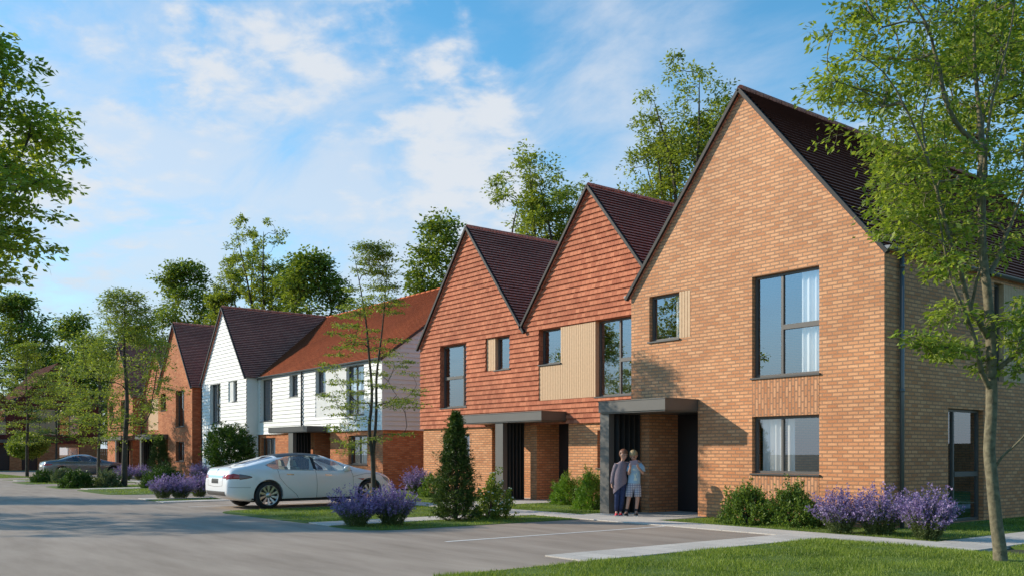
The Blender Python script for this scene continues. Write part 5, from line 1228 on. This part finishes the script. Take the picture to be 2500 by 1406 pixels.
mb.build('jeans', M['denim'], girl)
shoe(girl, (-.086, .085, 0), (-.10, -.11, 0), M['red_shoe']); shoe(girl, (.008, .10, 0), (-.005, -.09, 0), M['red_shoe'])
# boy
boy = thing('person', 'fair haired boy in pale blue T-shirt and navy plaid shorts looking down at a tablet', 'person', (PX + CR.x * 0.3, PY + CR.y * 0.3, 0), R(YAW), 'children standing in the porch'); boy.location.z = ZP
nd = {'pelvis': (.0, .03, .72, .10, .085), 'belly': (.005, .02, .88, .09, .075), 'chest': (.03, .015, 1.07, .105, .08), 'collar': (.035, .01, 1.18, .055, .05), 'neck': (.02, -.015, 1.245, .040),
      'hl': (-.075, .03, .66, .072), 'kl': (-.115, .0, .40, .050), 'al': (-.165, .02, .10, .034), 'tl': (-.20, -.08, .045, .03),
      'hr': (.075, .03, .66, .072), 'kr': (.085, .0, .40, .050), 'ar': (.055, .02, .10, .034), 'tr': (.04, -.08, .045, .03),
      'sl': (-.085, .0, 1.14, .046), 'el': (-.125, -.05, .93, .034), 'Lwrist': (-.105, -.20, 1.10, .024),
      'sr': (.16, .01, 1.15, .046), 'er': (.205, -.06, .945, .034), 'Rwrist': (.06, -.20, 1.12, .024)}
ed = [('pelvis', 'belly'), ('belly', 'chest'), ('chest', 'collar'), ('collar', 'neck'), ('pelvis', 'hl'), ('hl', 'kl'), ('kl', 'al'), ('al', 'tl'), ('pelvis', 'hr'), ('hr', 'kr'), ('kr', 'ar'), ('ar', 'tr'), ('chest', 'sl'), ('sl', 'el'), ('el', 'Lwrist'), ('chest', 'sr'), ('sr', 'er'), ('er', 'Rwrist')]
hand(nd, ed, 'L', nd['Lwrist'][:3], (.05, -.25, .9), (1, .1, 0), (.5, .5, .1)); hand(nd, ed, 'R', nd['Rwrist'][:3], (-.2, -.25, .85), (-1, .1, 0), (-.5, .5, .1))
hc = head(nd, ed, (-.012, -.04, 1.365), (-.30, -.72, -.62), 'neck')
skin_obj('body', nd, ed, M['skin'], boy); face(boy, *hc); c, f, r, u = hc
hair(boy, c, f, r, u, 0.100, M['hair_fair'], 0.066, None, -0.035)
mb = MB()
loft(mb, [(.03, .005, 1.215, .055, .052, 0, 0), (.033, .008, 1.19, .09, .065, 0, 0), (.035, .012, 1.155, .145, .085, .03, 0), (.03, .012, 1.07, .14, .105, .02, 0), (.02, .015, .95, .135, .105, 0, 0), (.012, .02, .83, .138, .108, -.04, 0), (.005, .022, .735, .145, .112, -.05, 0)])
mb.tube([(-.06, .0, 1.15), (-.10, -.02, 1.07), (-.118, -.035, 1.0)], [.066, .062, .06], 12); mb.tube([(.13, .01, 1.155), (.185, -.02, 1.08), (.20, -.04, 1.0)], [.066, .064, .062], 12)
ts = mb.build('t_shirt', M['shirt'], boy)
mb = MB()   # pale print on the shirt front
def shirtfront(x, z): 
    k = max(0.0, 1 - ((x - .015) / .15) ** 2); return (x, .016 - .112 * math.sqrt(k), z)
def blob(pts):
    mb.face([shirtfront(*p) for p in pts], [(0, 0)] * len(pts))
blob([(-.02, .80), (.06, .80), (.065, .84), (.02, .88), (-.01, .85)]); blob([(.0, .862), (.035, .875), (.055, .96), (.035, .965)]); blob([(.005, .87), (.03, .865), (.0, .965), (-.02, .955)]); blob([(-.04, 1.03), (.04, 1.03), (.05, 1.06), (-.04, 1.07)])
mb.build('shirt_print', M['print'], ts)
mb = MB(); loft(mb, [(.003, .024, .79, .132, .10, 0, 0), (.002, .026, .72, .142, .106, 0, 0), (0, .028, .645, .148, .104, 0, 0), (0, .03, .60, .09, .07, 0, 0)]); mb.tube([(-.045, .03, .76), (-.075, .03, .66), (-.098, .015, .53), (-.112, .005, .43)], [.09, .09, .085, .084], 16); mb.tube([(.045, .03, .76), (.078, .03, .66), (.085, .015, .53), (.087, .005, .43)], [.09, .09, .085, .084], 16)
mb.build('shorts', M['plaid'], boy)
for a, b_ in (((-.158, .018, .16), (-.165, .02, .09)), ((.058, .018, .16), (.055, .02, .09))): mb = MB(); mb.tube([a, b_], [.04, .042], 12); mb.build('sock', M['sock'], boy)
shoe(boy, (-.15, .06, 0), (-.215, -.14, 0), M['black_shoe']); shoe(boy, (.06, .06, 0), (.035, -.15, 0), M['black_shoe'])
tb = thing('tablet', 'small pink cased tablet held in front of the boy by both hands', 'tablet', (boy.location.x, boy.location.y, ZP), R(YAW))
mb = MB(); ctr = Vector((-.03, -.245, 1.205)); ux = Vector((1, 0, .12)).normalized(); uy = Vector((-.1, .35, .9)).normalized(); n_ = ux.cross(uy)
mb.beam(ctr - ux * 0.085, ctr + ux * 0.085, uy * 0.105, n_ * 0.012); mb.build('case', M['tablet'], tb)
mb = MB(); mb.beam(ctr - ux * 0.078 - n_ * 0.0075, ctr + ux * 0.078 - n_ * 0.0075, uy * 0.09, n_ * 0.002); mb.build('screen', M['door'], tb)
# ------------------------------------------------------------------ street trees
def pic(bx, by, s, pts):   # limb traced in the upright plane through the trunk, parallel to the lens
    out = []
    for (px, py, dep, r) in pts:
        lat = (px - bx) / s; q = CR * lat + CF * dep
        out.append((q.x, q.y, (HZ - py) / s + EYE, r))
    return out
bx, by = 2441, 1370; S1 = F_PX * EYE / 0 if False else (by - HZ) / EYE
T = lambda pts: pic(bx, by, S1, pts)
stems = [T([(2442, 1375, 0, .094), (2441, 1340, 0, .086), (2432, 1273, 0, .078), (2421, 1159, 0, .075), (2415, 1095, 0, .073), (2420, 1017, 0, .071), (2421, 960, 0, .072), (2420, 873, 0, .064), (2416, 780, 0, .060), (2408, 690, 0, .056), (2403, 600, .05, .052), (2402, 500, .05, .048), (2408, 358, .1, .042), (2403, 249, .15, .030), (2398, 130, .2, .022), (2400, -40, .25, .012)]),
    T([(2409, 362, .1, .040), (2368, 339, .0, .034), (2323, 304, -.1, .030), (2288, 249, -.2, .027), (2278, 189, -.2, .024), (2258, 139, -.25, .02), (2240, 90, -.3, .016), (2179, 15, -.4, .010), (2120, -60, -.5, .006)]),
    T([(2409, 822, 0, .040), (2380, 785, -.1, .036), (2353, 756, -.15, .033), (2316, 665, -.3, .028), (2296, 637, -.35, .026), (2262, 540, -.45, .021), (2224, 438, -.55, .016), (2159, 319, -.7, .011), (2099, 239, -.8, .008), (2020, 195, -.9, .004)]),
    T([(2222, 432, -.55, .014), (2209, 325, -.5, .011), (2228, 250, -.5, .009), (2244, 180, -.5, .006)]),
    T([(2422, 956, 0, .038), (2387, 910, -.1, .033), (2368, 859, -.2, .029), (2348, 807, -.25, .025), (2316, 753, -.35, .02), (2288, 702, -.4, .016), (2262, 622, -.5, .012), (2238, 540, -.6, .007)]),
    T([(2436, 900, 0, .032), (2467, 868, -.1, .028), (2500, 839, -.2, .024), (2560, 780, -.4, .018), (2640, 690, -.6, .010)]),
    T([(2414, 672, 0, .036), (2441, 637, .1, .032), (2467, 597, .2, .028), (2487, 560, .3, .024), (2530, 470, .4, .018), (2580, 350, .5, .012), (2600, 220, .6, .006)]),
    T([(2399, 505, .05, .036), (2406, 448, .2, .030), (2428, 349, .35, .024), (2448, 249, .5, .019), (2477, 184, .6, .014), (2510, 80, .7, .008)]),
    T([(2399, 520, .05, .030), (2384, 430, -.2, .024), (2378, 349, -.35, .020), (2382, 264, -.45, .016), (2408, 125, -.6, .010), (2415, -20, -.7, .006)]),
    T([(2356, 762, -.15, .020), (2358, 690, -.3, .017), (2362, 640, -.4, .013), (2350, 560, -.55, .008)]),
    T([(2427, 1144, 0, .020), (2440, 1115, -.06, .016), (2453, 1099, -.1, .014), (2481, 1065, -.18, .012), (2500, 1021, -.24, .010), (2535, 950, -.35, .006)])]
rng = np.random.default_rng(3)
cl = []
def spray(px, py, sx, sy, n, dep=(-0.55, 1.6), r=(.30, .5)):
    for _ in range(n):
        x, y = rng.normal(px, sx), rng.normal(py, sy); d = dep[0] + (dep[1] - dep[0]) * rng.random()
        D_ = F_PX / S1 + d; g_ = ground(bx, by); q = CR * ((x - CX) / F_PX * D_) + CF * D_ - Vector((g_[0], g_[1], 0)); cl.append((q.x, q.y, (HZ - y) / F_PX * D_ + EYE, r[0] + (r[1] - r[0]) * rng.random()))
for a in ((2245, 480, 34, 38, 24), (2235, 400, 42, 36, 13), (2300, 545, 45, 34, 28), (2305, 465, 52, 55, 20), (2190, 300, 48, 40, 9), (2065, 215, 34, 26, 9), (2020, 190, 20, 18, 3), (2150, 300, 36, 34, 6), (2185, 455, 22, 40, 8), (2175, 540, 18, 24, 4), (2110, 140, 45, 40, 9), (2210, 190, 60, 50, 14), (2120, 40, 50, 35, 9), (2270, 60, 70, 45, 18), (2330, 250, 60, 60, 7), (2420, 120, 60, 80, 14), (2470, 330, 40, 80, 9), (2560, 200, 60, 110, 12), (2400, -90, 150, 60, 26), (2200, -60, 90, 50, 14), (2470, 470, 40, 45, 7), (2560, 480, 50, 70, 8), (2340, 640, 40, 25, 5)): spray(*a)
for a in ((2300, 648, 22, 18, 6, (-.9, -.2), (.18, .3)), (2235, 832, 22, 8, 3, (-.6, -.2), (.18, .26)), (2285, 845, 26, 12, 5, (-.6, 0), (.2, .3)), (2345, 850, 30, 14, 6, (-.5, .3), (.2, .32)), (2320, 770, 25, 25, 5, (-.6, .2), (.2, .3)), (2390, 880, 18, 14, 3, (-.2, .4), (.18, .26)), (2465, 790, 25, 35, 9, (-.5, .4), (.2, .34)), (2490, 860, 22, 20, 6, (-.4, .4), (.2, .3)), (2560, 760, 40, 50, 6), (2400, 770, 16, 10, 2, (-.2, .4), (.15, .22)), (2410, 610, 40, 20, 4)): spray(*a)
make_tree('street_tree', 'tall young tree with bare grey trunk on the lawn at the right edge', ground(bx, by), stems, cl, (0.092, 0.042, 76), M['leaf_fore'], M['bark'], 21, flat=0.6, twigs=5, rtip=0.0045, out=0.25, expo=0.48, sides=(12, 5), droop=0.45)
# tree whose crown hangs in from the left
def sp(z): return (0.95 + 0.16 * math.sin(z * 8.0 + 1.0)) * (math.sin(math.pi * min(1, z * .9 + .1)) ** 0.5)
dome_tree('street_tree', 'leafy tree at the left edge, only its crown reaching into view above the road', at_depth(-225, 9.0), 5.75, 3.15, 1.68, 330, (0.068, 0.038, 150), M['leaf'], M['bark_dark'], 31, flat=0.45, twigs=4, rtip=0.0035, prof=sp, cr=(0.25, 0.42), droop=0.35, jit=0.11)
# slim tree by the nose of the white car
bx3, by3 = 913, 1243; s3 = (by3 - HZ) / EYE
st = [pic(bx3, by3, s3, [(913, 1250, 0, .072), (912, 1178, 0, .064), (910, 1110, 0, .058)]), pic(bx3, by3, s3, [(910, 1112, 0, .05), (903, 1070, 0, .045), (903, 1030, -.04, .043), (907, 999, -.05, .04), (909, 948, -.07, .036), (903, 871, -.12, .03), (895, 780, -.15, .022), (880, 690, -.2, .012), (868, 625, -.25, .005)]), pic(bx3, by3, s3, [(911, 1112, 0, .045), (915, 1063, .02, .04), (918, 999, .06, .036), (918, 922, .08, .032), (925, 858, .1, .026), (932, 800, .12, .02), (940, 700, .15, .012), (945, 600, .2, .004)])]
layered_tree('street_tree', 'slim two stemmed tree with tiered sprays in front of the white car bonnet', ground(bx3, by3), 6.75, 1.25, 1.02, 110, (0.066, 0.036, 150), M['leaf_layer'], M['bark_dark'], 41, stems=st, flat=0.27, twigs=4, rtip=0.0045, cr=(.26, .46), group=None)
LT = (0.085, 0.042, 130)
layered_tree('street_tree', 'tallest tree of the left bank, rising in front of the brick gables', ground(303, 1187), 8.35, 2.1, 2.0, 135, (0.125, 0.06, 125), M['leaf_layer'], M['bark_dark'], 51, double=False, r0=0.14, flat=0.55, cr=(.45, .8), rtip=0.007, twigs=3)
layered_tree('street_tree', 'leaning two stemmed tree with tiered pale foliage at the far left', ground(66, 1163), 8.2, 1.9, 1.7, 105, (0.125, 0.06, 115), M['leaf_layer'], M['bark_dark'], 61, r0=0.11, flat=0.34, cr=(.4, .7), rtip=0.007, twigs=2)
layered_tree('street_tree', 'slim single stemmed tree in front of the dark red gable', at_depth(137, 74), 7.9, 2.2, 1.7, 90, (0.14, 0.07, 110), M['leaf_layer'], M['bark_dark'], 71, double=False, r0=0.10, flat=0.34, cr=(.4, .75), rtip=0.007)
layered_tree('street_tree', 'two stemmed tree standing right behind the grey coupe', at_depth(240, 52), 7.9, 1.6, 1.6, 105, (0.13, 0.07, 115), M['leaf_layer'], M['bark_dark'], 81, r0=0.09, flat=0.42, cr=(.45, .8), rtip=0.007)
# trees across the road, behind the viewpoint: they throw the shadows and show in the glass
o1 = dome_tree('street_tree', 'broad tree across the road shading the asphalt at the left', (-31.5, -3.8), 9.5, 3.4, 3.2, 130, (0.17, 0.09, 120), M['leaf'], M['bark_dark'], 91, flat=0.5, cr=(.55, .95), group='trees across the road')
for x, y, rz, s in ((-45, -6, 1.0, 1.05), (-12.0, -11, 2.2, 1.0), (2, -15, 4, 1.1)):
    d = dup(o1); d.location = (x, y, 0); d.rotation_euler.z = rz; d.scale = (s, s, s)
    d['label'] = 'broad tree across the road shading the asphalt at the left'
# ------------------------------------------------------------------ trees behind the houses
BG = 'trees behind the houses'
def bgz(py, d): return (HZ - py) / F_PX * d + EYE
big = dict(cr=(1.0, 1.7), rtip=0.02, sides=(7, 4), jit=0.2)
dome_tree('background_tree', 'broad dark tree behind the dark red house at the far left', at_depth(40, 104), bgz(728, 104), 4.5, 5.3, 170, (0.38, 0.22, 150), M['leaf_dark'], M['bark_dark'], 101, BG, flat=0.6, **big)
dome_tree('background_tree', 'round dark tree behind the narrow brick gable', at_depth(455, 96), bgz(650, 96), 5, 4.5, 160, (0.36, 0.21, 150), M['leaf_dark'], M['bark_dark'], 103, BG, flat=0.6, **big)
airy_tree('background_tree', 'tall airy pale tree rising behind the ridge of the white gable', at_depth(655, 86), bgz(512, 86), 7, 4.2, 190, (0.27, 0.14, 135), M['leaf_bg'], M['bark_dark'], 105, BG, nst=8, flat=0.7, rtip=0.016)
airy_tree('background_tree', 'smaller airy tree just left of the tall pale one', at_depth(552, 90), bgz(588, 90), 6, 2.3, 110, (0.28, 0.15, 150), M['leaf_bg'], M['bark_dark'], 107, BG, nst=5, flat=0.7, rtip=0.016)
dome_tree('background_tree', 'dense dark tree above the white house ridge, right of the tall pale tree', at_depth(762, 78), bgz(628, 78), 5, 3.5, 150, (0.32, 0.19, 150), M['leaf_dark'], M['bark_dark'], 109, BG, flat=0.6, **big)
dome_tree('background_tree', 'dark tree at the right end of the orange roof', at_depth(1078, 62), bgz(530, 62), 5, 2.6, 125, (0.28, 0.17, 140), M['leaf_dark'], M['bark_dark'], 111, BG, flat=0.6, cr=(.8, 1.3), rtip=0.018, sides=(7, 4), jit=0.2)
airy_tree('background_tree', 'airy tree rising between the two tile hung gables', at_depth(1350, 54), bgz(372, 54), 8, 3.6, 185, (0.205, 0.105, 135), M['leaf_bg'], M['bark_dark'], 113, BG, nst=7, flat=0.7, rtip=0.013)
airy_tree('background_tree', 'tallest airy tree, left of the big brick gable', at_depth(1668, 46), bgz(128, 46), 8, 3.5, 250, (0.185, 0.095, 140), M['leaf_bg'], M['bark_dark'], 115, BG, nst=8, flat=0.75, rtip=0.012)
dome_tree('background_tree', 'pale green tree seen over the brick house roof through the street tree', at_depth(2400, 38), bgz(40, 38), 5, 4.4, 190, (0.23, 0.13, 150), M['leaf_bg'], M['bark_dark'], 117, BG, flat=0.6, cr=(.8, 1.4), rtip=0.014)
src = None
for px, d, top, lab in ((180, 112, 775, 'low dark tree filling the gap left of the narrow brick houses'), (330, 112, 800, 'dark tree low behind the brick terrace'), (225, 100, 830, 'leafy tree right behind the timber fence')):
    t_ = dome_tree('background_tree', lab, at_depth(px, d), bgz(top, d), 3, 4.2, 110, (0.38, 0.22, 170), M['leaf_dark'], M['bark_dark'], 200 + px, BG, flat=0.6, **big)
# ------------------------------------------------------------------ shrubs and border plants
H1G = 'shrubs against the tall brick house'
shrub('shrub', 'left one of two dark leafy shrubs under the brick house window', ground(1826, 1280), 0.62, 0.40, 0.76, 400, 28, (0.052, 0.026), M['leaf_shrub'], 301, H1G, spike=0.35)
shrub('shrub', 'right one of two dark leafy shrubs, beside the lavender at the brick corner', ground(1938, 1286), 0.58, 0.42, 0.78, 400, 28, (0.052, 0.026), M['leaf_shrub'], 302, H1G, spike=0.35)
LG = 'lavender bushes'
lavender('lavender bush beside the dark shrub under the brick house corner', ground(2050, 1302), 0, 0.93, 0.3)
lavender('middle lavender of the three at the brick house corner', ground(2148, 1306), 1, 1.0, 2.0, sz=1.05)
lavender('lavender bush nearest the side door of the brick house', ground(2264, 1318), 2, 1.02, 4.0)
lavender('lavender bush on the island at the foot of the slim tree', ground(868, 1284), 1, 0.94, 1.0)
lavender('loose lavender bush between the slim tree and the conifer', ground(958, 1282), 0, 0.95, 5.0)
conifer('small dark conifer on the grass island beside the white flowering bush', ground(1113, 1270), 2.34, 0.46, 401)
t, tip, gr = shrub('flowering_bush', 'dark bush dotted with white flowers, right of the conifer', ground(1203, 1266), 0.40, 0.38, 0.86, 240, 22, (0.05, 0.032), M['leaf_dark'], 303, None, spike=0.5)
mb = MB()
for k in range(0, 240, 3):
    p = Vector(tip[k]) + Vector(gr[k]) * 0.02
    if p.z > 0.2:
        r_ = 0.017 + 0.008 * ((k * 7) % 5) / 5
        for a, b_ in ((0, 0), (1, 0), (-1, 0), (0, 1), (0, -1)):
            q = p + Vector((a, b_, 0)) * r_ * 0.7; mb.tube([q - Vector((0, 0, r_ * 0.5)), q, q + Vector((0, 0, r_ * 0.5))], [r_ * 0.35, r_ * 0.6, r_ * 0.2], 5)
mb.build('flowers', M['petal'], t)
GS = 'fresh green shrubs by the tile hung house porch'
shrub('shrub', 'fresh green shrub nearer the tile hung house porch', ground(1386, 1231), 0.50, 0.46, 0.74, 330, 26, (0.075, 0.016), M['leaf_shrub_bright'], 304, GS, spike=0.25)
shrub('shrub', 'fresh green shrub tight against the grey porch column', ground(1447, 1243), 0.54, 0.46, 0.96, 360, 26, (0.075, 0.016), M['leaf_shrub_bright'], 305, GS, spike=0.3)
lavender('lavender bush at the left corner of the tile hung house', ground(1020, 1208), 2, 1.12, 0.5)
shrub('shrub', 'low grey green shrub between that corner lavender and the conifer', ground(1058, 1213), 0.55, 0.45, 0.75, 240, 24, (0.06, 0.03), M['leaf_shrub'], 306)
shrub('topiary_tree', 'round clipped dark tree in front of the white gable', ground(560, 1196), 1.08, 1.0, 2.62, 620, 30, (0.085, 0.045), M['leaf_ball'], 307, None, 'topiary', spike=0.12, ball=True, bottom=0.55, trunk=0.05)
shrub('topiary_tree', 'round clipped dark tree in front of the far dark red house', ground(66, 1160), 1.35, 1.2, 2.75, 420, 26, (0.13, 0.07), M['leaf_dark'], 308, None, 'topiary', spike=0.12, ball=True, bottom=1.1, trunk=0.06)
conifer('columnar dark conifer between the narrow brick house and the white gable', (-53.4, 16.4), 2.5, 0.75, 402)
IS = 'rounded shrubs on the planting islands'
shrub('shrub', 'large round green shrub behind the lavender left of the white car', ground(400, 1190), 0.98, 0.9, 0.95, 420, 26, (0.075, 0.03), M['leaf_ball'], 309, IS, spike=0.15)
shrub('shrub', 'middle round green shrub in front of the grey coupe door', ground(187, 1190), 0.70, 0.66, 0.74, 330, 24, (0.075, 0.03), M['leaf_ball'], 310, IS, spike=0.15)
shrub('shrub', 'leftmost low round shrub in front of the grey coupe tail', ground(110, 1177), 0.70, 0.64, 0.62, 300, 24, (0.075, 0.03), M['leaf_ball'], 311, IS, spike=0.15)
shrub('shrub', 'grey green loose shrub in front of the grey coupe front wheel', ground(262, 1188), 0.60, 0.56, 0.66, 260, 22, (0.08, 0.03), M['leaf_grey'], 312, IS, spike=0.35)
shrub('shrub', 'grey green shrub squeezed between the two round ones by the coupe rear wheel', ground(150, 1178), 0.46, 0.44, 0.66, 200, 22, (0.08, 0.03), M['leaf_grey'], 313, IS, spike=0.35)
for px, py, v, s, lab in ((398, 1217, 0, 0.86, 'leftmost front lavender beside the white kerb strip left of the white car'), (440, 1216, 1, 0.94, 'front lavender in the middle of the bed left of the white car'), (486, 1213, 2, 0.92, 'front lavender right behind the white car tail'), (306, 1173, 0, 1.0, 'far lavender just right of the tallest left tree trunk'), (345, 1172, 1, 1.0, 'far lavender by the dark porch posts of the brick house'), (488, 1172, 2, 1.1, 'lavender in front of the columnar conifer by the white gable'), (445, 1163, 0, 1.1, 'far lavender at the foot of the narrow brick gable')):
    lavender(lab, ground(px, py), v, s, px * 0.1)
# ------------------------------------------------------------------ sky, sun, camera
SUN = Vector((-0.71, -0.57, 0.41)).normalized()
el = math.asin(SUN.z); rot = math.atan2(SUN.x, SUN.y)
CLOUD_BANKS = ((330, 220, 0.17, 0.085), (640, 150, 0.10, 0.075), (800, 80, 0.09, 0.09), (1170, 320, 0.12, 0.15), (1080, 420, 0.16, 0.08), (60, 560, 0.13, 0.08), (480, 90, 0.08, 0.05), (1700, 60, 0.2, -0.14), (1450, 150, 0.16, -0.14), (640, 330, .1, -.03), (950, 250, .07, -.08), (560, 40, .1, -.06))
VEIL_BANKS = ((560, 440, 0.28, 0.17), (1250, 480, 0.24, 0.17), (250, 620, 0.22, 0.12), (950, 560, .22, .08), (200, 200, .2, .04), (1250, 30, 0.12, -0.08), (1560, 70, .13, .10), (1000, 230, .1, -.08), (1850, 120, .10, .12), (420, 30, .14, -.06))
w = bpy.data.worlds.new('World'); SC.world = w; w.use_nodes = True; nt = w.node_tree; nt.nodes.clear()
out = nt.nodes.new('ShaderNodeOutputWorld')
sky = nt.nodes.new('ShaderNodeTexSky'); sky.sky_type = 'NISHITA'; sky.sun_disc = False; sky.sun_elevation = el; sky.sun_rotation = rot; sky.air_density = 1.0; sky.dust_density = 0.0; sky.ozone_density = 2.0; sky.altitude = 50
hs = N(nt, 'ShaderNodeHueSaturation', i_Hue=0.486, i_Saturation=1.26, i_Value=1.78); L(nt, sky, 0, hs, 'Color')
tc = N(nt, 'ShaderNodeTexCoord')
away = N(nt, 'ShaderNodeVectorMath', operation='DOT_PRODUCT'); away.inputs[1].default_value = (0.94, 0.34, 0.0); L(nt, tc, 'Generated', away, 0)   # sky deepens away from the sun; extra dimming added to darken shaded side walls
dk = N(nt, 'ShaderNodeMapRange', clamp=True, interpolation_type='SMOOTHSTEP'); dk.inputs['From Min'].default_value = 0.1; dk.inputs['From Max'].default_value = 0.9; dk.inputs['To Min'].default_value = 0.125; dk.inputs['To Max'].default_value = 0.088; L(nt, away, 'Value', dk, 'Value')
b1 = N(nt, 'ShaderNodeBackground'); L(nt, hs, 0, b1, 'Color'); L(nt, dk, 0, b1, 'Strength')
sp_ = N(nt, 'ShaderNodeSeparateXYZ'); L(nt, tc, 'Generated', sp_, 'Vector')
def mth(op, a, b=None, clamp=False):
    n = N(nt, 'ShaderNodeMath', operation=op, use_clamp=clamp)
    for i, q in enumerate((a, b)):
        if q is None: continue
        if isinstance(q, (int, float)): n.inputs[i].default_value = q
        else: L(nt, q[0], q[1], n, i)
    return (n, 0)
zc = mth('MAXIMUM', (sp_, 'Z'), 0.0); zz = mth('ADD', zc, 0.22)
cx_ = mth('DIVIDE', (sp_, 'X'), zz); cy_ = mth('DIVIDE', (sp_, 'Y'), zz)
cmb = N(nt, 'ShaderNodeCombineXYZ'); L(nt, cx_[0], 0, cmb, 'X'); L(nt, cy_[0], 0, cmb, 'Y')
mp = N(nt, 'ShaderNodeMapping'); mp.inputs['Rotation'].default_value = (0, 0, R(-38)); mp.inputs['Location'].default_value = (3.7, 1.3, 0); L(nt, cmb, 0, mp, 'Vector')
n1 = N(nt, 'ShaderNodeTexNoise', i_Scale=2.4, i_Detail=6.0, i_Roughness=0.5, i_Distortion=0.2); L(nt, mp, 'Vector', n1, 'Vector')
n2 = N(nt, 'ShaderNodeTexNoise', i_Scale=10.5, i_Detail=9.0, i_Roughness=0.56, i_Distortion=0.15); L(nt, mp, 'Vector', n2, 'Vector')
m2 = N(nt, 'ShaderNodeMapping'); m2.inputs['Rotation'].default_value = (0, 0, R(-52)); m2.inputs['Scale'].default_value = (1.0, 1.7, 1.0); L(nt, cmb, 0, m2, 'Vector')
n3 = N(nt, 'ShaderNodeTexNoise', i_Scale=2.0, i_Detail=8.0, i_Roughness=0.6, i_Distortion=0.5); L(nt, m2, 'Vector', n3, 'Vector')
def bump_dir(px, py, width, amp):   # a bank of cloud in one part of the sky
    d = (CR * ((px - CX) / F_PX) + CF + Vector((0, 0, (HZ - py) / F_PX))).normalized()
    dt = N(nt, 'ShaderNodeVectorMath', operation='DOT_PRODUCT'); dt.inputs[1].default_value = d; L(nt, tc, 'Generated', dt, 0)
    k = N(nt, 'ShaderNodeMapRange', clamp=True, interpolation_type='SMOOTHSTEP'); k.inputs['From Min'].default_value = math.cos(width); k.inputs['From Max'].default_value = 1.0; k.inputs['To Max'].default_value = amp
    L(nt, dt, 'Value', k, 'Value'); return (k, 0)
def rng_(src, a, b, c=0.0, d=1.0, smooth=True):
    k = N(nt, 'ShaderNodeMapRange', clamp=True, interpolation_type='SMOOTHSTEP' if smooth else 'LINEAR')
    for n_, v in (('From Min', a), ('From Max', b), ('To Min', c), ('To Max', d)): k.inputs[n_].default_value = v
    L(nt, src[0], src[1], k, 'Value'); return (k, 0)
tot = mth('MULTIPLY', (n1, 'Fac'), 0.34); tot = mth('ADD', tot, mth('MULTIPLY', (n2, 'Fac'), 0.66))
for q in CLOUD_BANKS: tot = mth('ADD', tot, bump_dir(*q))
puff = rng_(tot, 0.515, 0.74)
wt = (n3, 'Fac')
for q in VEIL_BANKS: wt = mth('ADD', wt, bump_dir(*q))
wisp = rng_(wt, 0.42, 0.86, 0.0, 0.80)
fac = mth('SUBTRACT', 1.0, mth('MULTIPLY', mth('SUBTRACT', 1.0, puff), mth('SUBTRACT', 1.0, wisp)))
fd = N(nt, 'ShaderNodeVectorMath', operation='DOT_PRODUCT'); fd.inputs[1].default_value = CF; L(nt, tc, 'Generated', fd, 0)
bank = rng_((fd, 'Value'), 0.2, 0.72, 0.15, 0.94)      # the cloud lies in one half of the sky
fac = mth('MULTIPLY', fac, bank, True)
hz = rng_((sp_, 'Z'), 0.0, 0.27, 0.92, 0.0, True)
cc = ramp(nt, [(0.0, (0.58, 0.71, 0.92)), (0.6, (0.70, 0.79, 0.93)), (1.0, (0.87, 0.90, 0.94))]); L(nt, fac[0], 0, cc, 'Fac')
b2 = N(nt, 'ShaderNodeBackground', i_Strength=0.92); L(nt, cc, 0, b2, 'Color')
ms = nt.nodes.new('ShaderNodeMixShader'); L(nt, fac[0], 0, ms, 0); L(nt, b1, 0, ms, 1); L(nt, b2, 0, ms, 2)
b3 = N(nt, 'ShaderNodeBackground'); hd = mth('MULTIPLY', (dk, 0), 7.4); L(nt, hd[0], 0, b3, 'Strength'); b3.inputs['Color'].default_value = (0.60, 0.735, 0.87, 1); ms2 = nt.nodes.new('ShaderNodeMixShader'); L(nt, hz[0], 0, ms2, 0); L(nt, ms, 0, ms2, 1); L(nt, b3, 0, ms2, 2); L(nt, ms2, 0, out, 'Surface')
sl = bpy.data.lights.new('sun', 'SUN'); sl.energy = 5.0; sl.angle = R(0.53); sl.color = (1.0, 0.885, 0.715)
so = bpy.data.objects.new('sun', sl); COL.objects.link(so); so.rotation_euler = (-SUN).to_track_quat('-Z', 'Y').to_euler(); so.location = (-30, -30, 30)
cam = bpy.data.cameras.new('camera'); co = bpy.data.objects.new('camera', cam); COL.objects.link(co)
cam.sensor_width = 36; cam.lens = 36 * F_PX / 2500; cam.shift_y = (HZ - 703) / 2500; cam.clip_end = 3000; cam.clip_start = 0.1
co.location = (0, 0, EYE); co.rotation_euler = (R(90), 0, R(YAW)); SC.camera = co
SC.view_settings.view_transform = 'Standard'; SC.view_settings.look = 'None'; SC.view_settings.exposure = 0; SC.view_settings.gamma = 1
SC.render.engine = 'CYCLES'; SC.cycles.max_bounces = 8; SC.cycles.transparent_max_bounces = 12; SC.cycles.use_denoising = True
